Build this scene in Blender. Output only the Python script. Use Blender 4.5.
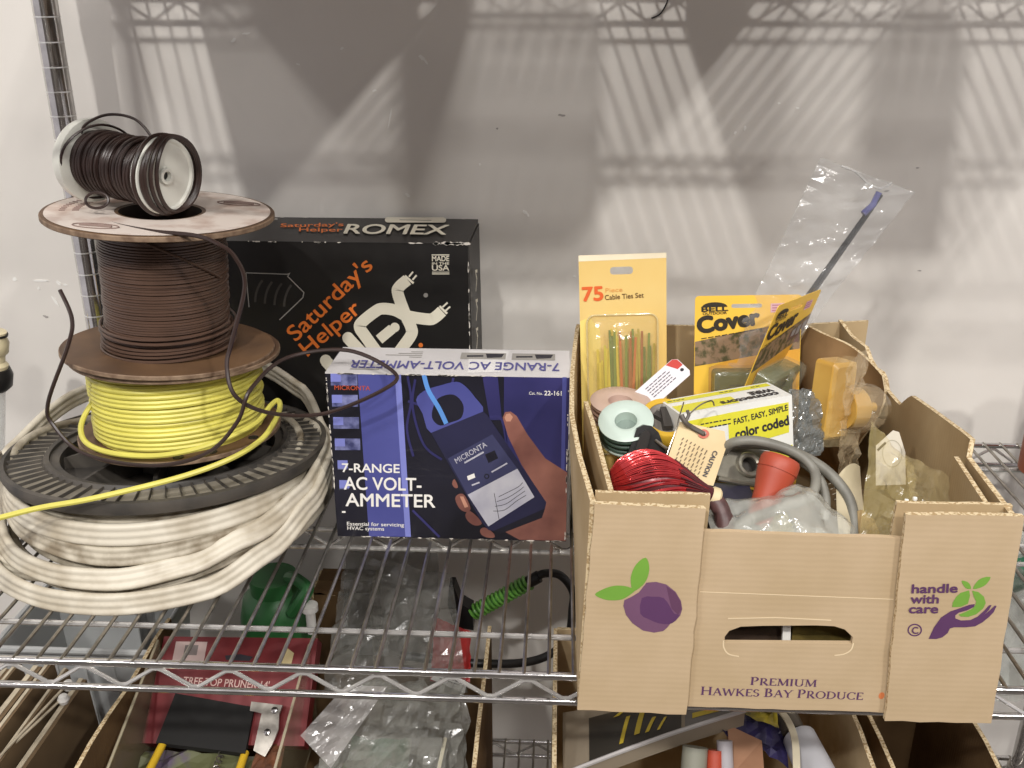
import bpy, bmesh, math, random
import numpy as np
from mathutils import Vector, Matrix, noise
from mathutils.geometry import tessellate_polygon

for o in list(bpy.data.objects): bpy.data.objects.remove(o)
scn = bpy.context.scene
COL = scn.collection
PI = math.pi
random.seed(7)

# ---------------------------------------------------------------- camera
cam = bpy.data.cameras.new('camera'); cam.lens = 34.44; cam.sensor_width = 36
cam.clip_start = 0.02
camo = bpy.data.objects.new('camera', cam); COL.objects.link(camo)
camo.location = (0, 0, 0.515)
camo.rotation_euler = (math.radians(90 - 21.95), 0, math.radians(2.72))
scn.camera = camo
# ---------------------------------------------------------------- world, lamps, exposure
scn.view_settings.view_transform = 'Standard'; scn.view_settings.look = 'None'
scn.view_settings.gamma = 1; scn.view_settings.use_curve_mapping = False
scn.view_settings.exposure = 0.34
wd = bpy.data.worlds.new('room_air'); scn.world = wd; wd.use_nodes = True
bg = wd.node_tree.nodes['Background']; bg.inputs[0].default_value = (1.0, 0.94, 0.97, 1); bg.inputs[1].default_value = 0.46
def downlight(name, loc, power, size, col=(1.0, 0.965, 0.925)):
    l = bpy.data.lights.new(name, 'AREA'); l.shape = 'DISK'; l.size = size; l.energy = power; l.color = col
    o = bpy.data.objects.new(name, l); COL.objects.link(o); o.location = loc
    d = Vector((-0.1, 0.9, 0.1)) - Vector(loc)
    o.rotation_euler = d.to_track_quat('-Z', 'Y').to_euler()
    return o
downlight('ceiling_lamp_one', (-0.70, -1.60, 2.40), 38, 0.11)
downlight('ceiling_lamp_two', (1.65, -1.60, 2.40), 38, 0.15)
downlight('ceiling_lamp_three', (0.45, -2.10, 2.40), 19, 0.24)
downlight('soft_fill_lamp_four', (-1.90, -1.50, 2.40), 20, 0.30)  # added lamp that softens the overlapping wall shadows
downlight('soft_fill_lamp_five', (0.20, -0.80, 2.40), 10, 0.40)  # another added lamp, keeps each wall shadow shallow

# ---------------------------------------------------------------- materials
def lin(c):
    r = []
    for x in c[:3]:
        x = x / 255.0
        r.append(x / 12.92 if x <= 0.04045 else ((x + 0.055) / 1.055) ** 2.4)
    return (r[0], r[1], r[2], 1.0)
MATS = {}
def pm(name, rgb, rough=0.6, metal=0.0, var=0.0, rgb2=None, scale=20.0, bump=0.0, bscale=60.0, coat=0.0, stretch=None, spec=0.5, detail=4.0, thr=None):
    """procedural material: noise-varied colour with an optional noise bump"""
    if name in MATS: return MATS[name]
    m = bpy.data.materials.new(name); m.use_nodes = True
    nt = m.node_tree; N = nt.nodes; L = nt.links; b = N['Principled BSDF']
    b.inputs['Roughness'].default_value = rough; b.inputs['Metallic'].default_value = metal
    b.inputs['Coat Weight'].default_value = coat
    b.inputs['Specular IOR Level'].default_value = spec
    c1 = lin(rgb)
    tc = N.new('ShaderNodeTexCoord'); mp = N.new('ShaderNodeMapping')
    L.new(tc.outputs['Object'], mp.inputs[0])
    if stretch: mp.inputs['Scale'].default_value = stretch
    if rgb2 is None and var <= 0: var = 0.03
    nz = N.new('ShaderNodeTexNoise'); nz.inputs['Scale'].default_value = scale; nz.inputs['Detail'].default_value = detail
    L.new(mp.outputs[0], nz.inputs['Vector'])
    rp = N.new('ShaderNodeValToRGB'); L.new(nz.outputs['Fac'], rp.inputs[0])
    if rgb2 is not None: c2 = lin(rgb2)
    else: c2 = tuple(max(0, c * (1 - 2 * var)) for c in c1[:3]) + (1,); c1 = tuple(min(1, c * (1 + var)) for c in c1[:3]) + (1,)
    lo, hi = thr if thr else (0.35, 0.65)
    rp.color_ramp.elements[0].position = lo; rp.color_ramp.elements[1].position = hi
    rp.color_ramp.elements[0].color = c2; rp.color_ramp.elements[1].color = c1
    L.new(rp.outputs[0], b.inputs['Base Color'])
    if bump > 0:
        n2 = N.new('ShaderNodeTexNoise'); n2.inputs['Scale'].default_value = bscale; n2.inputs['Detail'].default_value = 3
        L.new(mp.outputs[0], n2.inputs['Vector'])
        bp = N.new('ShaderNodeBump'); bp.inputs['Strength'].default_value = bump; bp.inputs['Distance'].default_value = 0.004
        L.new(n2.outputs['Fac'], bp.inputs['Height']); L.new(bp.outputs[0], b.inputs['Normal'])
    MATS[name] = m
    return m
def film(name, rgb, solid=0.25, rough=0.12):
    """thin clear plastic: mostly see-through with a glossy skin"""
    if name in MATS: return MATS[name]
    m = bpy.data.materials.new(name); m.use_nodes = True
    nt = m.node_tree; N = nt.nodes; L = nt.links
    b = N['Principled BSDF']; b.inputs['Base Color'].default_value = lin(rgb); b.inputs['Roughness'].default_value = rough
    b.inputs['Specular IOR Level'].default_value = 0.9; b.inputs['Coat Weight'].default_value = 0.6; b.inputs['Coat Roughness'].default_value = 0.08
    t = N.new('ShaderNodeBsdfTransparent'); t.inputs[0].default_value = (0.97, 0.97, 0.97, 1)
    mx = N.new('ShaderNodeMixShader'); mx.inputs[0].default_value = solid
    tc = N.new('ShaderNodeTexCoord'); nz = N.new('ShaderNodeTexNoise'); nz.inputs['Scale'].default_value = 70
    L.new(tc.outputs['Object'], nz.inputs['Vector'])
    bp = N.new('ShaderNodeBump'); bp.inputs['Strength'].default_value = 0.5; bp.inputs['Distance'].default_value = 0.003
    L.new(nz.outputs['Fac'], bp.inputs['Height']); L.new(bp.outputs[0], b.inputs['Normal'])
    L.new(t.outputs[0], mx.inputs[1]); L.new(b.outputs[0], mx.inputs[2]); L.new(mx.outputs[0], N['Material Output'].inputs[0])
    MATS[name] = m
    return m
def board(name, rgb, axis='Z', strength=0.25, freq=150.0, rgb2=None):
    """corrugated cardboard face: soft stains plus fine flute lines"""
    if name in MATS: return MATS[name]
    m = pm(name, rgb, 0.85, var=0.06, rgb2=rgb2, scale=14, spec=0.2)
    nt = m.node_tree; N = nt.nodes; L = nt.links; b = N['Principled BSDF']
    tc = N.new('ShaderNodeTexCoord'); wv = N.new('ShaderNodeTexWave'); wv.bands_direction = axis
    wv.inputs['Scale'].default_value = freq / 6.28; wv.inputs['Distortion'].default_value = 1.2; wv.inputs['Detail'].default_value = 2
    L.new(tc.outputs['Object'], wv.inputs['Vector'])
    nz = N.new('ShaderNodeTexNoise'); nz.inputs['Scale'].default_value = 35; L.new(tc.outputs['Object'], nz.inputs['Vector'])
    ad = N.new('ShaderNodeMath'); ad.operation = 'ADD'; L.new(wv.outputs['Fac'], ad.inputs[0]); L.new(nz.outputs['Fac'], ad.inputs[1])
    bp = N.new('ShaderNodeBump'); bp.inputs['Strength'].default_value = strength; bp.inputs['Distance'].default_value = 0.003
    L.new(ad.outputs[0], bp.inputs['Height']); L.new(bp.outputs[0], b.inputs['Normal'])
    return m
def flute_edge(name, a, b2):
    return pm(name, a, 0.9, rgb2=b2, scale=420, detail=1, thr=(0.42, 0.52), spec=0.1)

# ---------------------------------------------------------------- mesh collector
class MB:
    def __init__(self): self.v = []; self.f = []; self.m = []; self.M = None
    def add(self, pts, faces, m=0):
        k = len(self.v)
        for p in pts:
            p = Vector(p)
            if self.M is not None: p = self.M @ p
            self.v.append(tuple(p))
        for i, f in enumerate(faces):
            self.f.append(tuple(j + k for j in f)); self.m.append(m[i] if isinstance(m, (list, tuple)) else m)
    def box(self, a, b, m=0):
        (x0, y0, z0), (x1, y1, z1) = a, b
        self.add([(x0,y0,z0),(x1,y0,z0),(x1,y1,z0),(x0,y1,z0),(x0,y0,z1),(x1,y0,z1),(x1,y1,z1),(x0,y1,z1)],
                 [(3,2,1,0),(4,5,6,7),(0,1,5,4),(1,2,6,5),(2,3,7,6),(3,0,4,7)], m)
    def hexa(self, bot, top, m=0):
        self.add(list(bot) + list(top), [(3,2,1,0),(4,5,6,7),(0,1,5,4),(1,2,6,5),(2,3,7,6),(3,0,4,7)], m)
    def prism(self, loops, fr, n0, n1, m=0, me=None):
        """loops: outer polygon and holes in (u,v); fr: Frame; extruded from n0 to n1"""
        if me is None: me = m
        flat = [p for l in loops for p in l]
        tris = tessellate_polygon([[Vector((p[0], p[1], 0)) for p in l] for l in loops])
        k = len(flat)
        pts = [fr.at(p[0], p[1], n1) for p in flat] + [fr.at(p[0], p[1], n0) for p in flat]
        F = []; Mi = []
        for t in tris:
            F.append(tuple(t)); Mi.append(m); F.append((t[2]+k, t[1]+k, t[0]+k)); Mi.append(m)
        s = 0
        for l in loops:
            n = len(l)
            for i in range(n):
                a, b = s + i, s + (i + 1) % n
                F.append((a, b, b + k, a + k)); Mi.append(me)
            s += n
        self.add(pts, F, Mi)
    def tube(self, path, r, seg=8, closed=False, m=0, caps=True):
        P = [Vector(p) for p in path]; n = len(P)
        rr = r if isinstance(r, (list, tuple)) else [r] * n
        T = []
        for i in range(n):
            a = P[(i - 1) % n] if (closed or i > 0) else P[0]
            b = P[(i + 1) % n] if (closed or i < n - 1) else P[-1]
            t = (b - a); T.append(t.normalized() if t.length > 1e-9 else Vector((0, 0, 1)))
        up = Vector((0, 0, 1)) if abs(T[0].z) < 0.9 else Vector((1, 0, 0))
        nrm = (up - T[0] * up.dot(T[0])).normalized()
        pts = []
        for i in range(n):
            nrm = (nrm - T[i] * nrm.dot(T[i]))
            nrm = nrm.normalized() if nrm.length > 1e-6 else T[i].orthogonal().normalized()
            bn = T[i].cross(nrm)
            for k in range(seg):
                a = 2 * PI * k / seg
                pts.append(P[i] + (nrm * math.cos(a) + bn * math.sin(a)) * rr[i])
        F = []
        for i in range(n if closed else n - 1):
            j = (i + 1) % n
            for k in range(seg):
                l = (k + 1) % seg
                F.append((i*seg+k, i*seg+l, j*seg+l, j*seg+k))
        if caps and not closed:
            F.append(tuple(range(seg - 1, -1, -1))); F.append(tuple((n-1)*seg + k for k in range(seg)))
        self.add(pts, F, m)
    def lathe(self, prof, seg=48, m=0, close=False):
        """prof: [(r,z)] about the local z axis"""
        n = len(prof); pts = []; F = []; Mi = []
        for (r, z) in prof:
            for k in range(seg):
                a = 2 * PI * k / seg; pts.append((r * math.cos(a), r * math.sin(a), z))
        for i in range(n if close else n - 1):
            j = (i + 1) % n
            for k in range(seg):
                l = (k + 1) % seg
                F.append((i*seg+k, i*seg+l, j*seg+l, j*seg+k)); Mi.append(m[i] if isinstance(m, (list, tuple)) else m)
        self.add(pts, F, Mi)
    def sweep(self, prof, path, side, closed=True, m=0):
        """prof (n,b) swept along path; side[i] the n axis at each point"""
        P = [Vector(p) for p in path]; n = len(P); s = len(prof); pts = []
        for i in range(n):
            a = P[(i - 1) % n] if (closed or i > 0) else P[0]; b = P[(i + 1) % n] if (closed or i < n - 1) else P[-1]
            t = (b - a).normalized(); nv = Vector(side[i]); nv = (nv - t * nv.dot(t)).normalized(); bv = nv.cross(t)
            for (x, y) in prof: pts.append(P[i] + nv * x + bv * y)
        F = []
        for i in range(n if closed else n - 1):
            j = (i + 1) % n
            for k in range(s):
                l = (k + 1) % s
                F.append((i*s+k, i*s+l, j*s+l, j*s+k))
        if not closed: F += [tuple(range(s - 1, -1, -1)), tuple((n-1)*s + k for k in range(s))]
        self.add(pts, F, m)
    def sheet(self, fn, nu, nv, th=None, m=0, me=None):
        """surface fn(u,v) on [0,1]^2; th: thickness vector or None"""
        if me is None: me = m
        A = [[Vector(fn(i / nu, j / nv)) for j in range(nv + 1)] for i in range(nu + 1)]
        idx = lambda i, j: i * (nv + 1) + j
        pts = [A[i][j] for i in range(nu + 1) for j in range(nv + 1)]
        F = [(idx(i,j), idx(i+1,j), idx(i+1,j+1), idx(i,j+1)) for i in range(nu) for j in range(nv)]
        Mi = [m] * len(F)
        if th is not None:
            th = Vector(th); k = len(pts); pts = pts + [p + th for p in pts]
            F2 = [tuple(q + k for q in reversed(f)) for f in F]; F += F2; Mi += [m] * len(F2)
            rim = [idx(i,0) for i in range(nu)] + [idx(nu,j) for j in range(nv)] + [idx(i,nv) for i in range(nu,0,-1)] + [idx(0,j) for j in range(nv,0,-1)]
            for a in range(len(rim)):
                p, q = rim[a], rim[(a + 1) % len(rim)]
                F.append((q, p, p + k, q + k)); Mi.append(me)
        self.add(pts, F, Mi)
    def build(self, name, mats, parent=None, smooth=False, angle=40, local=False):
        if not isinstance(mats, (list, tuple)): mats = [mats]
        V = np.array(self.v)
        base = Vector((0, 0, 0))
        if not local:
            lo, hi = V.min(0), V.max(0); base = Vector(((lo[0]+hi[0])/2, (lo[1]+hi[1])/2, lo[2])); V = V - np.array(base)
        me = bpy.data.meshes.new(name); me.from_pydata([tuple(p) for p in V], [], self.f); me.update()
        for mt in mats: me.materials.append(mt)
        if len(mats) > 1:
            me.polygons.foreach_set('material_index', self.m)
        if smooth:
            me.polygons.foreach_set('use_smooth', [True] * len(me.polygons))
            me.set_sharp_from_angle(angle=math.radians(angle))
        o = bpy.data.objects.new(name, me); COL.objects.link(o); o.location = base
        if parent is not None:
            o.parent = parent
            if not local: o.matrix_parent_inverse = chain(parent).inverted()
        return o
def chain(o):
    M = o.matrix_basis.copy()
    if o.parent is not None: M = chain(o.parent) @ o.matrix_parent_inverse @ M
    return M
class Frame:
    def __init__(self, o, U, V):
        self.o = Vector(o); self.U = Vector(U).normalized(); V = Vector(V); self.V = (V - self.U * V.dot(self.U)).normalized(); self.N = self.U.cross(self.V)
    def at(self, u, v, n=0): return self.o + self.U * u + self.V * v + self.N * n
def tag(o, label=None, cat=None, group=None, kind=None):
    if label: o['label'] = label
    if cat: o['category'] = cat
    if group: o['group'] = group
    if kind: o['kind'] = kind
    return o
def thing(name, label, cat, loc=(0, 0, 0), rot=(0, 0, 0), group=None):
    o = bpy.data.objects.new(name, None); COL.objects.link(o); o.location = loc; o.rotation_euler = rot
    o.empty_display_size = 0.02
    return tag(o, label, cat, group)
def dup(o, parent=None, M=None):
    c = o.copy(); COL.objects.link(c); c.parent = parent
    return c
def homog(src, dst):
    A = []; B = []
    for (x, y), (u, v) in zip(src, dst):
        A.append([x, y, 1, 0, 0, 0, -u*x, -u*y]); B.append(u); A.append([0, 0, 0, x, y, 1, -v*x, -v*y]); B.append(v)
    h = np.linalg.solve(np.array(A, float), np.array(B, float)); H = np.append(h, 1).reshape(3, 3)
    def fn(x, y):
        r = H @ np.array([x, y, 1.0]); return (r[0] / r[2], r[1] / r[2])
    return fn
def smooth_path(pts, n=8, closed=False):
    """Catmull-Rom through the points"""
    P = [Vector(p) for p in pts]; out = []; k = len(P)
    for i in range(k if closed else k - 1):
        p0 = P[(i-1) % k] if (closed or i > 0) else P[0]; p1 = P[i]; p2 = P[(i+1) % k]
        p3 = P[(i+2) % k] if (closed or i < k - 2) else P[-1]
        for j in range(n):
            t = j / n
            out.append(0.5 * ((2*p1) + (p2-p0)*t + (2*p0-5*p1+4*p2-p3)*t*t + (3*p1-p0-3*p2+p3)*t**3))
    if not closed: out.append(P[-1])
    return out
def spline2(pts, n=6): return [(p.x, p.y) for p in smooth_path([(a, b, 0) for a, b in pts], n, True)]
def circ(cx, cy, r, n=28, ry=None, a0=0, a1=2*PI):
    ry = r if ry is None else ry
    full = abs(a1 - a0 - 2*PI) < 1e-6
    return [(cx + r*math.cos(a0 + (a1-a0)*i/(n if full else n-1)), cy + ry*math.sin(a0 + (a1-a0)*i/(n if full else n-1))) for i in range(n)]
def rrect(x0, y0, x1, y1, r, n=5):
    o = []
    for cx, cy, s in ((x1-r, y0+r, -PI/2), (x1-r, y1-r, 0), (x0+r, y1-r, PI/2), (x0+r, y0+r, PI)):
        for i in range(n + 1): a = s + PI/2*i/n; o.append((cx + r*math.cos(a), cy + r*math.sin(a)))
    return o
class Print:
    """flat ink on a face: coloured patches laid on a Frame a hair above the surface"""
    def __init__(self, fr, warp=None): self.fr = fr; self.mb = MB(); self.mats = []; self.warp = warp; self.n0 = 0.0002
    def mi(self, m):
        if m not in self.mats: self.mats.append(m)
        return self.mats.index(m)
    def lift(self):
        self.k = (getattr(self, 'k', 0) + 1) % 14
        return self.k * 0.0000035
    def poly(self, pts, m, layer=0, holes=()):
        loops = [pts] + list(holes)
        if self.warp: loops = [[self.warp(*p) for p in l] for l in loops]
        flat = [p for l in loops for p in l]
        tr = tessellate_polygon([[Vector((p[0], p[1], 0)) for p in l] for l in loops]); e = self.lift()
        self.mb.add([self.fr.at(p[0], p[1], self.n0 + layer*0.00006 + e) for p in flat], [tuple(t) for t in tr], self.mi(m))
    def ribbon(self, pts, w, m, layer=0):
        """a mitred stroke, one strip of quads"""
        P = [Vector((a[0], a[1])) for a in pts]; n = len(P); L = []; R = []
        for i in range(n):
            d0 = (P[i] - P[i-1]).normalized() if i > 0 else (P[1] - P[0]).normalized()
            d1 = (P[i+1] - P[i]).normalized() if i < n-1 else d0
            n0 = Vector((-d0.y, d0.x)); n1 = Vector((-d1.y, d1.x)); q = n0 + n1
            q = q.normalized() if q.length > 1e-6 else n0
            q = q * (w / 2 / max(.45, q.dot(n0)))
            L.append(P[i] + q); R.append(P[i] - q)
        if self.warp: L = [self.warp(*p) for p in L]; R = [self.warp(*p) for p in R]
        e = self.n0 + layer*0.00006 + self.lift()
        self.mb.add([self.fr.at(p[0], p[1], e) for p in L + R], [(i, n+i, n+i+1, i+1) for i in range(n-1)], self.mi(m))
    def build(self, name, parent): return self.mb.build(name, self.mats, parent)
_tc = {}
def glyphs(s, bold=0.0, shear=0.0):
    k = (s, bold, shear)
    if k in _tc: return _tc[k]
    cu = bpy.data.curves.new('glyph_source', 'FONT'); cu.body = s; cu.size = 1; cu.offset = bold; cu.shear = shear; cu.resolution_u = 4
    ob = bpy.data.objects.new('glyph_source', cu)
    me = ob.to_mesh()
    vs = [(v.co.x, v.co.y) for v in me.vertices]; fs = [tuple(p.vertices) for p in me.polygons]
    ob.to_mesh_clear(); bpy.data.objects.remove(ob); bpy.data.curves.remove(cu)
    _tc[k] = (vs, fs); return vs, fs
CAP = None
def lettering(parent, fr, s, p0, p1, cap, mat, bold=0.0, shear=0.0, flip=1, layer=6, name='lettering', warp=None):
    """text whose baseline runs from p0 to p1 (fitted to that length); cap = capital height; coordinates via warp or face units"""
    global CAP
    if CAP is None: CAP = max(v[1] for v in glyphs('H')[0])
    ob_ = 0.0; ex = max(0, bold - ob_)
    vs, fs = glyphs(s, ob_, shear)
    x0 = min(v[0] for v in vs); x1 = max(v[0] for v in vs)
    a = Vector(p0); b = Vector(p1); d = b - a; n = Vector((-d.y, d.x)).normalized() * flip
    mb = MB()
    for k, (sx, sy) in enumerate([(0, 0)] + ([(math.cos(q*PI/4)*ex, math.sin(q*PI/4)*ex) for q in range(8)] if ex > 0 else [])):
        pts = []
        for (x, y) in vs:
            q = a + d * ((x - x0 + sx) / (x1 - x0)) + n * ((y + sy) / CAP * cap)
            q = warp(q.x, q.y) if warp else q
            pts.append(fr.at(q[0], q[1], 0.0003 + layer*0.00006 + k*0.0000035))
        mb.add(pts, fs)
    return mb.build(name, mat, parent)

# ================================================================ shared materials
M_wall = pm('painted_wall', (226, 222, 215), 0.42, var=0.025, scale=5, bump=0.12, bscale=22, spec=0.35)
M_chip = pm('bare_plaster_chip', (244, 243, 238), 0.8)
M_smudge = pm('wall_smudge', (168, 163, 158), 0.8)
M_chrome = pm('chrome', (206, 204, 202), 0.11, metal=0.95, var=0.08, scale=60)
M_chrome_d = pm('chrome_dull', (165, 160, 152), 0.28, metal=0.92, var=0.12, scale=80)
M_chrome_b = pm('lit_chrome_rod', (222, 220, 216), 0.26, metal=0.72, var=0.06, scale=60)  # chrome made paler and less metallic, bright highlights put into its colour
M_groove = pm('post_groove', (235, 235, 232), 0.3, metal=0.6)
M_card = board('tan_cardboard', (190, 168, 137), 'Z', 0.025, 420, rgb2=(180, 158, 125))
M_cardy = board('tan_cardboard_side', (196, 174, 138), 'Y', 0.03, 420, rgb2=(176, 152, 114))
M_edge = flute_edge('cut_cardboard_edge', (214, 196, 160), (170, 145, 108))
M_dcard = board('brown_cardboard', (112, 88, 60), 'Y', 0.06, 400, rgb2=(92, 70, 46))
M_black = pm('black_plastic', (28, 27, 27), 0.4, var=0.1)
M_white = pm('white_print', (238, 236, 230), 0.6)
M_purple = pm('purple_ink', (88, 52, 92), 0.7, var=0.05)
M_purple2 = pm('purple_ink_light', (112, 76, 104), 0.7, var=0.06)
M_green = pm('green_ink', (112, 160, 58), 0.7, var=0.05)
M_film = film('clear_film', (225, 225, 222), 0.22)
M_film2 = film('clear_film_cloudy', (205, 208, 200), 0.42, 0.2)
M_filmy = film('yellowed_film', (196, 178, 120), 0.34, 0.15)

# ================================================================ the room
WY = 1.185
def plane_obj(name, pts, mat):
    mb = MB(); mb.add(pts, [(0, 1, 2, 3)]); o = mb.build(name, mat); return tag(o, kind='structure')
mb = MB(); mb.box((-2.2, WY, -1.0), (2.2, WY + 0.1, 2.4)); wall = tag(mb.build('wall_back', M_wall), kind='structure')
mb = MB(); mb.box((-2.2, -2.65, -1.05), (2.2, WY, -1.0)); tag(mb.build('floor', pm('floor_concrete', (92, 86, 80), 0.7, var=0.08, scale=6)), kind='structure')
mb = MB(); mb.box((-2.2, -2.75, -1.0), (2.2, -2.65, 2.4)); tag(mb.build('wall_front', pm('far_aisle_wall', (96, 88, 82), 0.8, var=0.2, scale=3)), kind='structure')
# flaked paint and scuffs on the wall, each a tiny raised flake
def flake(x, z, w, h, rot, mat, name='paint_chip'):
    x *= 1.0534; z = .515 + (z - .515)*1.0534
    fr = Frame((x, WY, z), (math.cos(rot), 0, math.sin(rot)), (-math.sin(rot), 0, math.cos(rot)))
    rnd = random.Random(int((x * 7919 + z * 104729) * 1000))
    n = 9; pts = []
    for i in range(n):
        a = 2 * PI * i / n; k = rnd.uniform(0.55, 1.0); pts.append((w / 2 * k * math.cos(a), h / 2 * k * math.sin(a)))
    mb = MB(); mb.prism([pts], fr, 0, 0.0006); mb.build(name, mat, wall)
for (x, z, w, h, r) in [(-.1526,.4455,.012,.006,-.5),(-.148,.441,.009,.003,-.9),(-.1739,.294,.010,.005,-.7),(-.0386,.2757,.009,.005,-.8),(-.035,.272,.007,.003,-.9),
        (-.1909,.3803,.0025,.030,-.25),(-.2063,.4105,.007,.003,.2),(-.24,.455,.006,.004,.4),(.2605,.3939,.005,.003,0),(.240,.399,.004,.003,0),(.205,.372,.004,.008,0),(.195,.367,.004,.004,0),
        (-.6286,.1859,.028,.0035,-.02),(-.606,.183,.010,.0045,-.7),(-.614,.160,.004,.020,.45),(-.598,.181,.008,.003,0),(-.632,.176,.004,.004,0),(-.66,.187,.008,.006,.5),
        (-.36,.463,.010,.004,.5),(-.345,.470,.012,.003,.1),(-.29,.438,.006,.003,-.3),(.02,.20,.004,.002,0),(-.09,.33,.004,.003,0),(.33,.235,.004,.003,0)]:
    flake(x, z, w, h, r, M_chip)
for (x, z, w, h, r) in [(.002,.3848,.010,.0035,-.1),(-.63,.14,.010,.004,-.3),(.37,.304,.008,.003,.2),(.42,.212,.006,.002,0),(-.07,.37,.004,.003,0),(.40,.33,.005,.002,.1)]:
    flake(x, z, w, h, r, M_smudge, 'scuff_mark')
mb = MB(); mb.tube(smooth_path([(.101,WY-.0015,.4845),(.1095,WY-.002,.4885),(.115,WY-.002,.496),(.1185,WY-.0015,.5055),(.121,WY-.001,.520)], 6), .0008, 6)
tag(mb.build('wire_scrap', M_black), 'thin dark wire scrap stuck on the wall at the top of the photo', 'wire')

# ================================================================ chrome wire shelving unit
YF, D, TT = 0.647, 0.457, 0.0254
X0, X1, WS = -0.56, 0.66, 0.0201
unit = thing('wire_shelving_unit', 'chrome wire shelving unit with zigzag rail trusses carrying every box and spool', 'shelf', (0.05, 0.87, -1.0))
def make_shelf(z):
    mb = MB()
    for y in (YF, YF + D):
        mb.tube([(X0, y, z), (X1, y, z)], .0034, 10); mb.tube([(X0, y, z - TT), (X1, y, z - TT)], .0030, 10)
    for x in (X0, X1):
        mb.tube([(x, YF, z), (x, YF + D, z)], .0034, 8); mb.tube([(x, YF, z - TT), (x, YF + D, z - TT)], .0030, 8)
    sh = mb.build('shelf', M_chrome, unit, smooth=True)
    for y, zz in ((YF + 0.057, z - .0042), (YF + D/2, z - .0042), (YF + D/2, z - TT), (YF + D - .057, z - .0042)):
        mb = MB(); mb.tube([(X0, y, zz), (X1, y, zz)], .0026, 8); mb.build('cross_rod', M_chrome_b, sh, smooth=True)
    for y in (YF, YF + D/2, YF + D):
        P = []; x = -0.2018 - 6 * 0.0613; k = 0
        while x < X1:
            if x > X0:
                up = (k % 2 == 0)
                P += [(x - .003, y, z - (.0050 if up else .0215)), (x + .003, y, z - (.0050 if up else .0215))]
            x += 0.0613 / 2; k += 1
        mb = MB(); mb.tube(P, .0018, 8); mb.build('zigzag_truss', M_chrome_b, sh, smooth=True)
    src = None; x = -0.001 - 27 * WS
    while x < X1 - .01:
        if src is None:
            mb = MB(); mb.tube([(x, YF - .0018, z + .0022), (x, YF + .004, z + .0024), (x, YF + D - .004, z + .0024), (x, YF + D + .0018, z + .0022)], .0017, 6)
            src = mb.build('shelf_wire', M_chrome_d, sh, smooth=True); sx = src.location.x; cx = x
        else:
            c = dup(src, sh); c.matrix_parent_inverse = src.matrix_parent_inverse; c.location.x = sx + (x - cx)
        x += WS
    return sh
for z in (0.0, -0.48, 0.56): make_shelf(z)
PR = 0.0132
ring = None
for (x, y) in ((-.545, 1.084), (.648, 1.084), (-.545, .664), (.648, .664)):
    mb = MB(); mb.M = Matrix.Translation((x, y, 0)); mb.lathe([(0.0, -1.0), (PR, -1.0), (PR, 1.1), (PR - .003, 1.105), (0, 1.105)], 24)
    po = mb.build('post', M_chrome, unit, smooth=True)
    for k in range(1, 24):
        z = -0.02 + k * .0254
        if ring is None:
            mb = MB(); mb.M = Matrix.Translation((x, y, z)); mb.lathe([(PR + a, b) for a, b in ((-.0005,-.0009),(.0003,-.0006),(.0003,.0006),(-.0005,.0009))], 20)
            ring = mb.build('groove_ring', M_groove, po, smooth=True); rl = ring.location.copy() - Vector((x, y, z))
        else:
            c = dup(ring, po); c.matrix_parent_inverse = chain(po).inverted(); c.location = rl + Vector((x, y, z))
    for zs in (0.0, -.48, .56):
        mb = MB(); mb.M = Matrix.Translation((x, y, zs)); mb.lathe([(PR, -.030), (PR + .0045, -.030), (PR + .0035, .004), (PR, .004)], 20)
        mb.build('shelf_collar', M_chrome_d, po, smooth=True)

# ================================================================ generic open carton
def carton(name, label, x0, x1, y0, y1, z0, z1, mat, th=.004, cat='box', flare=0.0, closed=False, rear_drop=0.0):
    t = thing(name, label, cat, ((x0+x1)/2, (y0+y1)/2, z0))
    def wallp(nm, pts, fr, a, b):
        mb = MB(); mb.prism([pts], fr, a, b, 0, 1); mb.build(nm, [mat, M_edge], t)
    h = z1 - z0
    wv = lambda L, k: [(L * i / 8, h + .0025 * math.sin(i * 1.7 + k)) for i in range(8, -1, -1)]
    wallp('front_wall', [(0, 0), (x1-x0, 0)] + wv(x1-x0, .3), Frame((x0, y0, z0), (1, 0, 0), (0, 0, 1)), -th, 0)
    wallp('rear_wall', [(0, 0), (x1-x0, 0)] + [(a_, b_ - rear_drop) for a_, b_ in wv(x1-x0, 1.1)], Frame((x0, y1, z0), (1, 0, 0), (0, 0, 1)), 0, th)
    wallp('side_wall', [(0, 0), (y1-y0, 0)] + wv(y1-y0, 2.0), Frame((x0, y0, z0), (0, 1, 0), (0, 0, 1)), -th, 0)
    wallp('side_wall', [(0, 0), (y1-y0, 0)] + wv(y1-y0, .8), Frame((x1, y0, z0), (0, 1, 0), (0, 0, 1)), 0, th)
    mb = MB(); mb.box((x0, y0, z0), (x1, y1, z0 + th)); mb.build('base', mat, t)
    if closed:
        for a, b in ((y0, (y0+y1)/2 - .001), ((y0+y1)/2 + .001, y1)):
            mb = MB(); mb.box((x0, a, z1 - .001), (x1, b, z1 + th)); mb.build('top_flap', mat, t)
    return t
# unseen closed cartons added on the shelf above to shade the upper wall
carton('shade_carton', 'added unseen wide brown carton above the spools and meter box, shading the wall', -.425, -.085, .70, 1.06, .5645, .80, M_dcard, closed=True)
carton('shade_carton', 'added unseen narrow brown carton above the tie card, shading the wall', .105, .270, .74, 1.06, .5645, .76, M_dcard, closed=True)
carton('shade_carton', 'added unseen brown carton above the right end of the produce box, shading the wall', .57, .65, .72, 1.06, .5645, .78, M_dcard, closed=True)

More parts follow.
